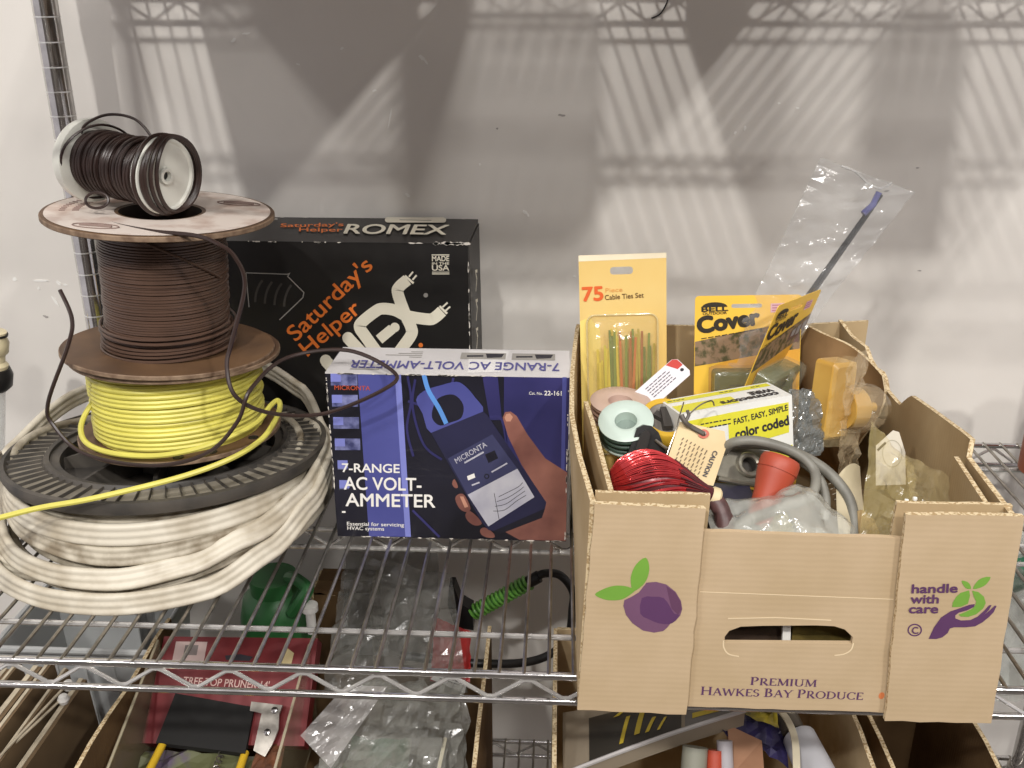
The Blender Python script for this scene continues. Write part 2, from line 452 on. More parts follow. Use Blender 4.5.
# ================================================================ spool stack
CX, CY = -0.395, 0.888
M_reel = pm('dusty_black_plastic', (50, 48, 46), 0.55, rgb2=(88, 82, 74), scale=26, thr=(.3,.7))
M_reelf = pm('dusty_reel_face', (150, 143, 128), 0.75, rgb2=(112, 106, 95), scale=18)
M_wcab = pm('dirty_white_cable', (206, 199, 182), 0.5, rgb2=(166, 155, 134), scale=26, thr=(.3,.58), bump=.05, bscale=90)
M_grime = pm('grimy_white_cable', (188, 180, 162), 0.55, rgb2=(128, 116, 96), scale=34, thr=(.36,.56))
reel = thing('cable_reel', 'large black plastic reel with ribbed flange at the bottom of the spool stack', 'reel', (CX, CY, 0.003))
def L_(mb): mb.M = Matrix.Translation((CX, CY, 0)); return mb
FR = .158; FI = .114; FZ = .086
mb = L_(MB()); mb.lathe([(FI, FZ-.012), (FI, FZ+.0005), (FI+.004, FZ+.001), (FI+.007, FZ-.003), (FR-.007, FZ-.004), (FR-.004, FZ+.001), (FR, FZ), (FR+.001, FZ-.006), (FR-.002, FZ-.012)], 96, close=True, m=[1,1,1,0,1,1,1,1,1])
fl = mb.build('top_flange', [M_reelf, M_reel], reel, smooth=True)
rib = None
for k in range(66):
    a = 2*PI*k/66
    if rib is None:
        mb = MB(); mb.hexa([(FI+.006,-.0006,-.006),(FR-.005,.0006,-.006),(FR-.005,.0026,-.006),(FI+.006,.0008,-.006)], [(FI+.006,-.0002,.0002),(FR-.005,.0012,-.0012),(FR-.005,.0020,-.0012),(FI+.006,.0004,.0002)])
        rib = mb.build('rib', M_reel, fl, local=True); rib.matrix_parent_inverse = chain(fl).inverted(); rib.location = (CX, CY, FZ)
    else:
        c = dup(rib, fl); c.matrix_parent_inverse = rib.matrix_parent_inverse; c.rotation_euler = (0, 0, a + random.uniform(-.006, .006))
mb = L_(MB()); mb.lathe([(.105, .010), (.105, FZ-.004), (FI, FZ-.003), (FI, FZ-.007), (.108, .010)], 64, close=True); mb.build('drum', M_reel, reel, smooth=True)
mb = L_(MB()); mb.lathe([(.001, .064), (.106, .064), (.106, .060), (.001, .060)], 64); mb.build('web_plate', M_reel, reel, smooth=True)
mb = L_(MB()); mb.lathe([(.020, .062), (.020, .0965), (.036, .0965), (.036, .062)], 40); mb.build('hub', M_reel, reel, smooth=True)
for k in range(8):
    a = 2*PI*k/8 + .2; mb = L_(MB()); c, s = math.cos(a), math.sin(a); n = (-s*.002, c*.002)
    mb.hexa([(c*.034-n[0], s*.034-n[1], .062), (c*.108-n[0], s*.108-n[1], .062), (c*.108+n[0], s*.108+n[1], .062), (c*.034+n[0], s*.034+n[1], .062)],
            [(c*.034-n[0], s*.034-n[1], .094), (c*.108-n[0], s*.108-n[1], .074), (c*.108+n[0], s*.108+n[1], .074), (c*.034+n[0], s*.034+n[1], .094)])
    mb.build('spoke', M_reel, reel)
mb = L_(MB()); mb.lathe([(.02, .018), (.130, .018), (.130, .023), (.02, .023)], 64); mb.build('bottom_flange', M_reel, reel, smooth=True)
reel.location.z -= .004; reel.rotation_euler = (math.radians(-5.5), 0, 0)      # sits tipped on its own cable

# flat white cable loosely wound round the reel
coil = thing('flat_cable_coil', 'dirty white flat electrical cable coiled loosely around the black reel', 'cable', (CX, CY, .003))
def flatprof(w, t):
    o = []; n = 15
    for i in range(n): b = -w/2 + w*i/(n-1); o.append((t/2*(.70 + .34*abs(math.sin(i/(n-1)*3*PI))) * (1 if 0 < i < n-1 else .55), b))
    for i in range(n-1, -1, -1): b = -w/2 + w*i/(n-1); o.append((-t/2*(.70 + .34*abs(math.sin(i/(n-1)*3*PI))) * (1 if 0 < i < n-1 else .55), b))
    return o
def cable_loop(rf, zf, tw, w=.0185, t=.0075, mat=M_wcab, n=96, a0=0, a1=2*PI, dx=0, dy=0):
    closed = abs(a1 - a0 - 2*PI) < 1e-6
    P = []; S = []
    for i in range(n):
        a = a0 + (a1-a0)*i/(n if closed else n-1); d = math.degrees(a) % 360
        r = rf(d); P.append((CX+dx+r*math.cos(a), CY+dy+r*math.sin(a), zf(d)))
        k = tw(d); S.append((math.cos(a)*math.cos(k), math.sin(a)*math.cos(k), math.sin(k)))
    mb = MB(); mb.sweep(flatprof(w, t), P, S, closed); return mb.build('cable_loop', mat, coil, smooth=True, angle=55)
def keyed(pts):
    """smooth periodic function of an angle in degrees through (angle, value) keys"""
    pts = sorted(pts)
    def f(d):
        n = len(pts)
        for i in range(n):
            a, va = pts[i]; b, vb = pts[(i+1) % n]
            if i == n-1: b += 360
            dd = d if d >= a else d + 360
            if a <= dd <= b:
                t = (dd-a)/(b-a); t = t*t*(3-2*t); return va + (vb-va)*t
        return pts[0][1]
    return f
K = keyed
# angles: 0 right, 90 towards the wall, 180 left, 270 towards the viewer
for i, (r, z) in enumerate([(.126, .030), (.128, .052), (.133, .070)]):
    cable_loop(K([(0, r), (120, r+.002), (270, r)]), K([(20, z), (140, z-.008), (270, z)]), K([(0, .04*i-.1), (200, .1)]), mat=M_grime)
cable_loop(K([(0, .146), (90, .138), (180, .150), (225, .151), (270, .150), (315, .149)]), K([(0, .064), (90, .046), (180, .066), (225, .068), (270, .0660), (315, .066)]), K([(0, .1), (225, .20), (270, .12), (315, .3)]), w=.021)
cable_loop(K([(0, .150), (90, .140), (180, .152), (225, .1525), (270, .1525), (315, .151)]), K([(0, .058), (90, .040), (180, .078), (205, .072), (235, .052), (270, .0455), (315, .052)]), K([(0, .1), (235, .35), (270, .25), (315, .1)]), mat=M_grime, w=.018)
cable_loop(K([(0, .142), (180, .142), (270, .143)]), K([(0, .040), (90, .030), (180, .040), (225, .034), (270, .031), (315, .034)]), K([(0, .1), (270, .05)]), mat=M_grime)
cable_loop(K([(0, .160), (90, .150), (180, .156), (205, .160), (225, .165), (250, .164), (270, .162), (300, .160), (330, .162)]), K([(0, .070), (90, .050), (180, .070), (200, .052), (215, .036), (235, .0275), (270, .0270), (295, .034), (315, .047), (340, .060)]), K([(0, .2), (180, 0), (215, .35), (250, .15), (280, .55), (305, 1.15), (330, .4)]), w=.020)
cable_loop(K([(0, .160), (90, .150), (180, .152), (225, .154), (270, .155), (315, .160)]), K([(0, .048), (90, .030), (180, .030), (225, .016), (270, .0150), (315, .034), (340, .046)]), K([(0, .1), (270, .1)]), mat=M_grime)
cable_loop(K([(0, .166), (30, .164), (60, .168), (90, .164), (135, .168), (180, .167), (205, .172), (225, .180), (250, .180), (270, .178), (300, .176), (330, .170)]), K([(0, .064), (30, .062), (50, .092), (75, .110), (105, .110), (140, .094), (180, .070), (198, .050), (212, .026), (230, .0125), (270, .0120), (298, .0145), (320, .030), (340, .050)]), K([(0, .1), (180, .1), (215, .45), (250, .15), (290, .25), (320, .5)]), w=.020)
cable_loop(K([(0, .158), (90, .150), (150, .160), (180, .172), (205, .178), (225, .170), (245, .150), (270, .145), (320, .150)]), K([(0, .030), (90, .030), (150, .060), (180, .054), (205, .030), (225, .014), (270, .0130), (320, .016)]), K([(0, .1), (270, .1)]))
mb = MB(); mb.sweep(flatprof(.0185, .0075), smooth_path([(-.556,.86,.085),(-.566,.83,.060),(-.565,.80,.038),(-.562,.775,.030),(-.553,.752,.034)], 8), [(-.9,-.4,.1)]*33, False)
mb.build('cable_end', M_wcab, coil, smooth=True)
for q, (dx, c) in enumerate(((0, (70,130,190)), (.004, (140,90,60)), (-.004, (40,40,40)))):
    mb = MB(); mb.tube(smooth_path([(-.558+dx,.765,.034),(-.549+dx,.745,.035),(-.541+dx,.735,.036-.003*q)], 4), .0018, 8); mb.build('core_wire', pm('core%d' % q, c, .4), coil, smooth=True)

# yellow wire spool
M_mason = pm('brown_hardboard', (112, 84, 58), 0.55, rgb2=(84, 62, 44), scale=14)
M_masonl = pm('brown_hardboard_edge', (96, 74, 56), 0.7, rgb2=(140, 118, 96), scale=90)
M_yel = pm('yellow_wire', (212, 204, 96), 0.42, var=.05, scale=30)
def disc(mb, r, z0, z1, ri=0.0, seg=72, m=0, me=None):
    me = m if me is None else me
    mb.lathe([(max(ri, .0005), z1), (r-.0008, z1), (r, z1-.0008), (r, z0+.0008), (r-.0008, z0), (max(ri, .0005), z0)], seg, m=[m, me, me, me, m, me], close=True)
def helix(R, z0, z1, d, jit=.0, ripple=.0, seed=1, per=40):
    n = max(2, int((z1-z0)/d)); rnd = random.Random(seed); P = []
    js = [rnd.uniform(-jit, jit) for _ in range(n+2)]; ph = [rnd.uniform(0, 6.28) for _ in range(n+2)]
    for i in range(n*per + 1):
        t = i/per; k = int(t); f = t-k; j = js[k]*(1-f)+js[k+1]*f; a = 2*PI*t
        P.append(((R+j)*math.cos(a), (R+j)*math.sin(a), z0 + d/2 + t*d + ripple*math.sin(a + ph[k]*.3)))
    return P
YS = thing('wire_spool', 'brown hardboard spool of bright yellow wire between the brown wire and the reel', 'spool', (CX+.017, CY+.002, .0995), (math.radians(-3.5), 0, 0), 'spools of the stack')
mb = MB(); disc(mb, .098, 0, .005, me=1); bf = mb.build('bottom_flange', [M_mason, M_masonl], YS, smooth=True, local=True)
for a in (-.9, -1.25, -.35, -2.2):
    mb = MB(); mb.M = Matrix.Translation((.088*math.cos(a), .088*math.sin(a), .0047)); disc(mb, .005, 0, .0006, seg=20); mb.build('flange_hole', M_black, bf, local=True, smooth=True)
mb = MB(); mb.lathe([(.0795, .005), (.0795, .0805)], 48); mb.build('core', M_yel, YS, smooth=True, local=True)
mb = MB(); mb.tube(helix(.0805, .0052, .0795, .00465, .0014, .0009, 3, 44), .0025, 8); mb.build('wire_winding', M_yel, YS, smooth=True, local=True)
mb = MB(); mb.M = Matrix.Rotation(math.radians(2), 4, 'Y') @ Matrix.Translation((0, 0, .0815)); disc(mb, .100, 0, .0045, me=1); mb.build('top_flange', [M_mason, M_masonl], YS, smooth=True, local=True)
mb = MB(); mb.tube(smooth_path([(-.4400,.852,.152),(-.4490,.840,.138),(-.4480,.824,.128),(-.4350,.808,.1210),(-.4070,.797,.1175),(-.368,.792,.1180),(-.332,.797,.1225),(-.302,.815,.128),(-.284,.842,.131),(-.2785,.872,.136),(-.274,.882,.137),(-.2685,.868,.135),(-.2655,.835,.134),(-.270,.805,.130),(-.290,.776,.1245),(-.330,.752,.117),(-.397,.730,.107),(-.445,.722,.100),(-.50,.712,.088),(-.56,.700,.078)], 10), .0026, 8)
mb.build('loose_tail', M_yel, YS, smooth=True)

# brown wire spool
M_bro = pm('brown_wire', (82, 62, 51), 0.38, var=.06, scale=40)
M_pink = pm('worn_paper_label', (214, 202, 192), 0.7, rgb2=(176, 150, 136), scale=30, thr=(.3,.52))
BS = thing('wire_spool', 'tall spool of brown wire with a worn pinkish paper top flange', 'spool', (CX+.016, CY+.002, .1870), (math.radians(-.5), math.radians(3.6), 0), 'spools of the stack')
mb = MB(); mb.M = Matrix.Rotation(math.radians(-3), 4, 'X'); disc(mb, .100, .0, .0045, me=1); mb.build('bottom_flange', [M_mason, M_masonl], BS, smooth=True, local=True)
mb = MB(); mb.lathe([(.0555, .005), (.0555, .131)], 48); mb.build('core', M_bro, BS, smooth=True, local=True)
mb = MB(); mb.tube(helix(.0570, .0055, .1305, .00245, .0009, .0006, 5, 36), .0014, 6); mb.build('wire_winding', M_bro, BS, smooth=True, local=True)
mb = MB(); mb.tube(helix(.0615, .0055, .034, .0036, .0022, .0022, 8, 36), .0014, 6); mb.build('lower_winding', M_bro, BS, smooth=True, local=True)
mb = MB(); mb.tube([(.0595*math.cos(a), .0595*math.sin(a), .126 - .013*(i/20)**1.3*3.3) for i, a in enumerate([-1.75 + .072*i for i in range(22)])], .0014, 6); mb.build('crossing_strand', M_bro, BS, smooth=True, local=True)
mb = MB(); disc(mb, .1035, .1315, .1365, ri=.037, seg=96, me=1); tf = mb.build('top_flange', [M_mason, M_masonl], BS, smooth=True, local=True)
mb = MB(); mb.lathe([(.0405, .1370), (.0995, .1370)], 96); mb.build('paper_label', M_pink, tf, smooth=True, local=True)
mb = MB(); mb.lathe([(.037, .1363), (.037, .04)], 48); mb.build('bore', pm('dark_bore', (50, 36, 28), .7), BS, smooth=True, local=True)
M_stamp = pm('faded_stamp_ink', (132, 112, 104), .8)
for (a, rr, rx, ry) in ((.75, .078, .021, .0085), (-1.9, .082, .020, .0085)):
    mb = MB(); c = (rr*math.cos(a), rr*math.sin(a), .1374); P = [(c[0]+rx*math.cos(q*PI/16), c[1]+ry*math.sin(q*PI/16), c[2]) for q in range(32)]
    mb.tube(P, .0006, 4, True); mb.tube([(c[0]-rx*.7, c[1], c[2]), (c[0]+rx*.7, c[1], c[2])], .0016, 4); mb.build('stamp_mark', M_stamp, tf, local=True)
for k in range(11):
    a = 2.75 + k*.075; mb = MB(); mb.tube([(.070*math.cos(a), .070*math.sin(a), .1373), (.076*math.cos(a), .076*math.sin(a), .1373)], .0007, 4); mb.tube([(.082*math.cos(a), .082*math.sin(a), .1373), (.087*math.cos(a), .087*math.sin(a), .1373)], .0007, 4); mb.build('stamp_mark', M_stamp, tf, local=True)

# small white spool lying on its side on top
M_wpl = pm('white_spool_plastic', (222, 222, 212), 0.4, var=.04)
M_dkw = pm('dark_brown_wire', (52, 38, 34), 0.35, var=.08, scale=50)
A = Vector((-.4370, .900, .3690)); B = Vector((-.3500, .858, .3620))
ax = (B - A).normalized(); ln = (B - A).length
zq = ax.to_track_quat('Z', 'Y').to_matrix().to_4x4(); 
SP = thing('wire_spool', 'small white plastic spool of dark brown wire lying on its side on top', 'spool', (A + (B-A)*.5), (0, 0, 0), 'spools of the stack')
SM = Matrix.Translation(A) @ zq @ Matrix.Diagonal((.89, .89, 1, 1))
def sp(nm, mt, fn, smooth=True):
    mb = MB(); mb.M = SM; fn(mb); return mb.build(nm, mt, SP, smooth=smooth)
sp('rear_flange', M_wpl, lambda m: m.lathe([(.012,-.003),(.036,-.003),(.0415,.000),(.0430,.006),(.0425,.010),(.039,.011),(.012,.010)], 48, close=True))
sp('front_flange', M_wpl, lambda m: m.lathe([(.0065, ln-.003),(.0065,ln+.001),(.0075,ln+.002),(.0325,ln+.002),(.0345,ln+.0035),(.0370,ln+.0035),(.0380,ln+.002),(.0380,ln-.003),(.036,ln-.004)], 48, close=True))
sp('hub_ring', M_wpl, lambda m: m.lathe([(.0040,ln+.001),(.0050,ln+.0055),(.0078,ln+.0055),(.0088,ln+.001)], 32))
sp('hub_hole', M_black, lambda m: m.lathe([(.0001,ln+.0015),(.0045,ln+.0015)], 24))
sp('core', M_dkw, lambda m: m.lathe([(.029,.008),(.029,ln-.003)], 40))
sp('wire_winding', M_dkw, lambda m: m.tube(helix(.0300, .010, ln-.006, .0026, .0014, .0012, 11, 40), .0015, 7))
sp('outer_winding', M_dkw, lambda m: m.tube(helix(.0318, .012, .062, .0050, .0012, .0026, 14, 40), .0015, 7))
sp('outer_winding', M_dkw, lambda m: m.tube(helix(.0320, .066, ln-.008, .0040, .0022, .0035, 15, 40), .0017, 7))
# turns that have slipped over the front flange
er = ax.cross(Vector((0, 0, 1))) * -1; er = er.normalized(); eu = er.cross(ax).normalized() * -1
if eu.z < 0: eu = -eu
if er.x < 0: er = -er
for k, (le, ri, n0) in enumerate(((-.0390,.0405,-.001),(-.0300,.0400,.004),(-.0240,.0410,.0055),(-.0170,.0400,.006),(-.0330,.0412,.003))):
    c = (le+ri)/2; a_ = (ri-le)/2; mb = MB()
    mb.tube([B + er*(c + a_*math.cos(t))*.89 + eu*((.0392-.0006*k)*math.sin(t))*.89 + ax*(n0 + .0022 - .0045*abs(math.sin(t))**6) for t in [2*PI*i/48 for i in range(48)]], .0019, 7, True)
    mb.build('slipped_turn', M_dkw, SP, smooth=True)
sp('loose_turn', M_dkw, lambda m: m.tube([((.040+.002*math.sin(3*a))*math.cos(a), (.038)*math.sin(a), .016+.008*math.sin(a+1)) for a in [2*PI*i/44 for i in range(44)]], .0013, 7, True))
mb = MB(); mb.tube(smooth_path([(-.434,.885,.388),(-.426,.885,.402),(-.404,.884,.4110),(-.380,.882,.408),(-.366,.880,.394),(-.3625,.878,.380)], 8), .0013, 7); mb.build('loose_turn', M_dkw, SP, smooth=True)
mb = MB(); mb.tube([(-.412+.0105*math.cos(a), .855+.003*math.sin(a), .340+.0065*math.sin(a)) for a in [2*PI*i/30 for i in range(30)]], .0013, 7, True); mb.build('loose_turn', M_dkw, SP, smooth=True)
mb = MB(); mb.tube(smooth_path([(-.400,.845,.324),(-.385,.830,.3235),(-.3464,.812,.3225),(-.3042,.795,.3235),(-.2808,.783,.3195),(-.2692,.787,.3075),(-.2643,.790,.2817),(-.2773,.780,.2356),(-.2814,.772,.2145),(-.2736,.765,.1896),(-.249,.780,.1685),(-.2093,.81,.156),(-.1548,.815,.1788),(-.1475,.832,.1885),(-.1937,.85,.203),(-.2457,.83,.202),(-.2614,.77,.196),(-.2746,.762,.167),(-.3057,.763,.136),(-.3589,.768,.1205),(-.4298,.79,.1200),(-0.4595, 0.8, 0.1426),(-0.461, 0.8, 0.1656),(-0.4329, 0.8, 0.2211),(-0.4276, 0.805, 0.2448),(-0.4391, 0.815, 0.2682)], 8), .0019, 7)
mb.build('loose_tail', M_dkw, SP, smooth=True)

# ================================================================ black cable carton behind
def cropwarp(ox, oy, s, quad, dst):
    h = homog(quad, dst)
    return lambda x, y: h(ox + x / s, oy + y / s)
M_kraftb = pm('black_printed_carton', (34, 32, 31), 0.45, rgb2=(26, 24, 23), scale=9, bump=.05, bscale=40)
M_wornw = pm('worn_edge_white', (214, 208, 198), 0.9)
M_orange = pm('orange_ink', (226, 118, 44), 0.6)
M_cream = pm('cream_ink', (228, 222, 202), 0.6)
M_grayk = pm('grey_ink', (150, 146, 140), 0.6)
def worn_edges(parent, fr, L, n, seed, m, axis='u', w=.0022, mx=.012):
    rnd = random.Random(seed)
    for i in range(n):
        u = rnd.uniform(0, L); l = rnd.uniform(.0015, mx); k = 7
        pts = [(u + l*.5*math.cos(2*PI*j/k)*rnd.uniform(.5,1), w*.5*math.sin(2*PI*j/k)*rnd.uniform(.3,1)) for j in range(k)]
        if axis == 'v': pts = [(b, a) for a, b in pts][::-1]
        p = Print(fr); p.n0 = .0005; p.poly(pts, m, 8); p.build('worn_spot', parent)
CB = thing('cable_carton', 'black printed cable carton with orange and white lettering standing behind the meter box', 'box', (-.25, 1.11, .003))
cx0, cx1, cy0, cy1, cz0, cz1 = -.4103, -.0985, 1.052, 1.170, .0035, .2560
mb = MB(); mb.box((cx0, cy0, cz0), (cx1, cy1 - .003, cz1 - .001)); body = mb.build('carton_body', M_kraftb, CB)
mb = MB(); mb.hexa([(cx0, cy0-.0006, cz1-.001), (cx1, cy0-.0006, cz1-.001), (cx1+.002, cy1, cz1-.003), (cx0, cy1, cz1-.003)], [(cx0, cy0-.0006, cz1), (cx1, cy0-.0006, cz1), (cx1+.002, cy1, cz1+.001), (cx0, cy1, cz1+.001)]); mb.build('top_flap', M_kraftb, CB)
mb = MB(); mb.hexa([(cx1, cy0, cz0), (cx1+.004, cy0+.006, cz0), (cx1+.006, cy1, cz0), (cx1, cy1, cz0)], [(cx1, cy0, cz1-.004), (cx1+.001, cy0+.004, cz1-.004), (cx1+.003, cy1, cz1-.004), (cx1, cy1, cz1-.004)]); mb.build('side_flap', M_kraftb, CB)
ff = Frame((cx0, cy0, cz0), (1, 0, 0), (0, 0, 1))
w3 = cropwarp(230, 200, 3.94, [(189.4,245.9),(470,246),(476.6,470.8),(216.7,465)], [(0,.2453),(.3139,.2491),(.3177,-.0266),(0,-.0266)])
lettering(CB, ff, "Saturday's", (262, 556), (566, 262), 62, M_orange, .012, flip=-1, warp=w3)
lettering(CB, ff, "Helper", (308, 614), (520, 434), 60, M_orange, .012, flip=-1, warp=w3)
pr = Print(ff, w3)
W = 46
R2 = lambda pts: [(q.x, q.y) for q in smooth_path([(x, y, 0) for x, y in pts], 6)]
pr.ribbon(R2([(700, 312), (668, 340), (662, 366), (690, 446), (714, 500), (714, 530), (672, 590), (640, 640)]), W, M_cream, 2)
pr.ribbon(R2([(836, 436), (806, 462), (780, 468), (700, 455), (650, 432), (600, 426), (572, 438), (522, 478), (512, 500), (532, 532), (590, 610), (640, 655)]), W, M_cream, 2)
pr.ribbon([(640, 505), (588, 548)], 40, M_cream, 2)
pr.poly(circ(650, 500, 19, 16), M_cream, 2)
pr.ribbon([(464, 540), (520, 600), (600, 680)], W, M_cream, 2); pr.poly(circ(466, 541, W/2, 16), M_cream, 2)
pr.ribbon([(378, 632), (430, 690)], W, M_cream, 2); pr.poly(circ(378, 630, W/2, 16), M_cream, 2)
for a, b in (((706, 300), (722, 280)), ((720, 312), (736, 294)), ((838, 420), (858, 402)), ((850, 434), (868, 418))): pr.ribbon([a, b], 7, M_cream, 3)
pr.ribbon([(690, 296), (724, 326)], 9, M_cream, 3); pr.ribbon([(826, 416), (856, 446)], 9, M_cream, 3)
pr.poly(circ(772, 373, 9, 14), M_grayk, 2); pr.poly(circ(752, 570, 9, 14), M_orange, 2)
pr.build('plug_logo', CB)
pr = Print(ff, w3)
zz = [(64,284),(228,290),(236,286),(228,298),(292,362),(288,382),(196,470)]
pr.ribbon(zz, 4, M_grayk, 2); pr.ribbon([(64,284),(76,420)], 4, M_grayk, 2)
for k in range(4):
    pr.ribbon([(100+k*38 + 95*(1-math.cos(q*.16)), 400 - 14*k - 120*math.sin(q*.16) + 20*k) for q in range(6)], 9, pm('dark_grey_ink', (72, 68, 64), .5), 1)
pr.build('window_print', CB)
for s, y, c in (("MADE", 238, 20), ("IN THE", 252, 9), ("USA", 275, 21)): lettering(CB, ff, s, (797, y), (864, y), c, M_cream, .02, flip=-1, warp=w3)
pr = Print(ff, w3); pr.ribbon([(795, 214), (865, 214)], 4, M_cream); pr.ribbon([(797, 289), (865, 289)], 4, M_cream); pr.ribbon([(797, 282), (865, 282)], 3, M_cream); pr.build('badge_rule', CB)
ft = Frame((cx0, cy0, cz1 + .0008), (1, 0, .003), (0, 1, 0))
w3t = cropwarp(230, 200, 3.94, [(223.1,220.8),(478.5,222.1),(470,246),(189.4,245.9)], [(0,.118),(.3151,.118),(.3151,0),(0,0)])
lettering(CB, ft, "Saturday's", (215, 128), (464, 122), 15, M_orange, .01, flip=-1, warp=w3t)
lettering(CB, ft, "Helper", (290, 145), (460, 145), 16, M_orange, .01, flip=-1, warp=w3t)
lettering(CB, ft, "ROMEX", (466, 152), (866, 154), 38, M_cream, .02, shear=.2, flip=-1, warp=w3t)
pr = Print(ft, w3t); pr.poly(rrect(624, 83, 856, 105, 11), M_cream, 2); pr.ribbon([(680, 94), (800, 96)], 3, M_grayk, 3); pr.ribbon([(80, 96), (200, 92)], 9, M_grayk, 2); pr.build('oval_label', CB)
worn_edges(CB, Frame((cx0, cy0-.0006, cz1), (1,0,0), (0,0,1)), cx1-cx0, 22, 4, M_wornw)
worn_edges(CB, Frame((cx1-.035, cy0-.0006, cz1), (1,0,0), (0,0,1)), .035, 14, 5, M_wornw, w=.005)
worn_edges(CB, Frame((cx0, cy1-.004, cz1+.0006), (1,0,0), (0,1,0)), cx1-cx0, 16, 6, M_wornw)
worn_edges(CB, Frame((cx1+.0002, cy0-.0002, cz0+.06), (1,0,0), (0,0,1)), .19, 20, 7, M_wornw, axis='v', mx=.016)
fs_ = Frame((cx1 + .0045, cy0+.0065, cz0), (.05, 1, 0), (0, 0, 1))
pr = Print(fs_)
for z in (.02, .05, .085, .12, .155, .19): pr.ribbon([(.02, z), (.03, z+.012), (.02, z+.024), (.035, z+.02)], .004, M_cream, 1)
pr.build('side_print', CB)

# ================================================================ volt-ammeter box
M_mbox = pm('meter_box_black', (24, 24, 32), 0.28, rgb2=(34, 34, 46), scale=10, coat=.3)
M_blue = pm('photo_blue', (86, 90, 156), 0.3, rgb2=(72, 76, 140), scale=8)
M_bluel = pm('photo_blue_light', (128, 134, 204), 0.3)
M_blued = pm('photo_blue_dark', (42, 42, 84), 0.3, rgb2=(58, 56, 108), scale=9)
M_navy = pm('photo_navy', (38, 38, 62), 0.3, rgb2=(46, 46, 74), scale=12)
M_plate = pm('photo_plate', (62, 64, 96), 0.3)
M_dial = pm('photo_dial', (196, 196, 204), 0.3, rgb2=(176, 176, 190), scale=40)
M_skin = pm('photo_skin', (156, 106, 92), 0.35, rgb2=(112, 72, 66), scale=16)
M_skinl = pm('photo_skin_light', (196, 144, 122), 0.35)
M_topg = pm('meter_box_top', (204, 201, 200), 0.35, var=.05, scale=12)
M_bink = pm('blue_ink', (84, 82, 140), .5)
M_dink = pm('dark_ink', (46, 44, 52), .5)
mx0, mx1, my0, my1, mz0, mz1 = -.2165, .0135, .85, .913, .0035, .1795
MBX = thing('meter_box', 'blue and black volt-ammeter box with a meter and hand pictured on it', 'box', ((mx0+mx1)/2, (my0+my1)/2, mz0))
mb = MB(); mb.box((mx0, my0, mz0), (mx1, my1, mz1)); mb.build('carton_body', M_mbox, MBX)
mb = MB()
mb.hexa([(mx0, my0-.0006, mz1), (mx1, my0-.0006, mz1), (mx1, my1, mz1+.0025), (mx0+.004, my1, mz1+.0025)], [(mx0, my0-.0006, mz1+.0012), (mx1, my0-.0006, mz1+.0012), (mx1, my1, mz1+.0037), (mx0+.004, my1, mz1+.0037)])
mb.build('top_flap', M_topg, MBX)
fm = Frame((mx0, my0 - .0003, mz0), (1, 0, 0), (0, 0, 1))
MW, MH = mx1 - mx0, mz1 - mz0
w4 = cropwarp(0, 0, 1, [(58,152),(860,164),(858,703),(82,690)], [(0,MH),(MW,MH),(MW,0),(0,0)])
pr = Print(fm, w4)
pr.poly([(60,152),(165,154),(192,690),(84,690)], M_mbox, 0)
pr.poly([(165,152),(300,154),(322,690),(190,690)], M_blue, 1)
pr.poly([(288,154),(308,154),(333,690),(314,690)], M_bluel, 2)
pr.poly([(575,158),(625,158),(640,300),(600,300)], M_blued, 1)
pr.poly([(646,160),(858,162),(858,690),(700,690),(646,300)], M_blued, 1)
pr.poly([(836,162),(850,162),(848,680),(838,680)], M_blue, 2)
M_thumb = pm('photo_thumb', (58, 62, 104), .3, rgb2=(130, 134, 180), scale=90)
for (x0, y0, x1, y1) in ((76,152,164,190),(78,220,164,258),(80,292,166,330),(83,362,168,400),(90,434,122,464),(94,500,126,530)):
    pr.poly([(x0,y0),(x1,y0),(x1,y1),(x0,y1)], M_thumb, 1); pr.poly([(x0,y0),(x0+34,y0),(x0+34,y0+26),(x0,y0+26)], M_bluel, 2)
pr.ribbon([(100,607),(112,607)], 6, M_white, 3)
pr.build('background_print', MBX)
pr = Print(fm, w4)
for pts in ([(330,160),(340,240),(325,330),(345,420)], [(355,170),(345,260),(380,380),(440,430)], [(480,165),(470,215)], [(340,600),(380,640),(430,690)], [(600,290),(640,300),(660,420)], [(330,240),(400,262)]): pr.ribbon([(p.x,p.y) for p in smooth_path([(a,b,0) for a,b in pts],6)], 8, M_blued, 1)
pr.poly(spline2([(357,236),(384,206),(440,188),(490,177),(520,192),(552,228),(578,272),(500,310),(405,342),(378,280)],3), M_blue, 3)
pr.poly(spline2([(410,270),(430,230),(480,218),(512,250),(506,292),(470,308),(436,318),(412,300)],4), M_mbox, 4)
pr.ribbon([(p.x,p.y) for p in smooth_path([(384,156,0),(398,205,0),(432,262,0),(456,312,0)],6)], 15, pm('photo_wire_blue', (96,150,220), .3), 5)
pr.poly([(405,342),(578,272),(592,284),(790,570),(786,590),(612,668),(596,664),(572,636)], M_navy, 4)
pr.poly([(612,668),(786,590),(776,622),(640,676)], M_mbox, 4)
pr.poly([(460,426),(608,346),(692,458),(526,546)], M_plate, 5)
pr.poly([(526,546),(692,458),(750,552),(596,652)], M_dial, 6)
for k in range(4):
    pr.ribbon([(p.x,p.y) for p in smooth_path([(612+6*k, 600-16*k, 0), (650+4*k, 596-20*k, 0), (690+2*k, 566-16*k, 0), (722-4*k, 546-14*k, 0)], 5)], 2, M_dink, 7)
pr.ribbon([(615,540),(632,628)], 2, M_dink, 7)
pr.poly([(584,412),(616,398),(628,424),(596,440)], M_mbox, 7); pr.poly([(524,484),(548,474),(552,488),(528,498)], M_white, 7); pr.poly(circ(590,484,9,12), M_mbox, 7); pr.poly(circ(590,484,5,12), M_plate, 8)
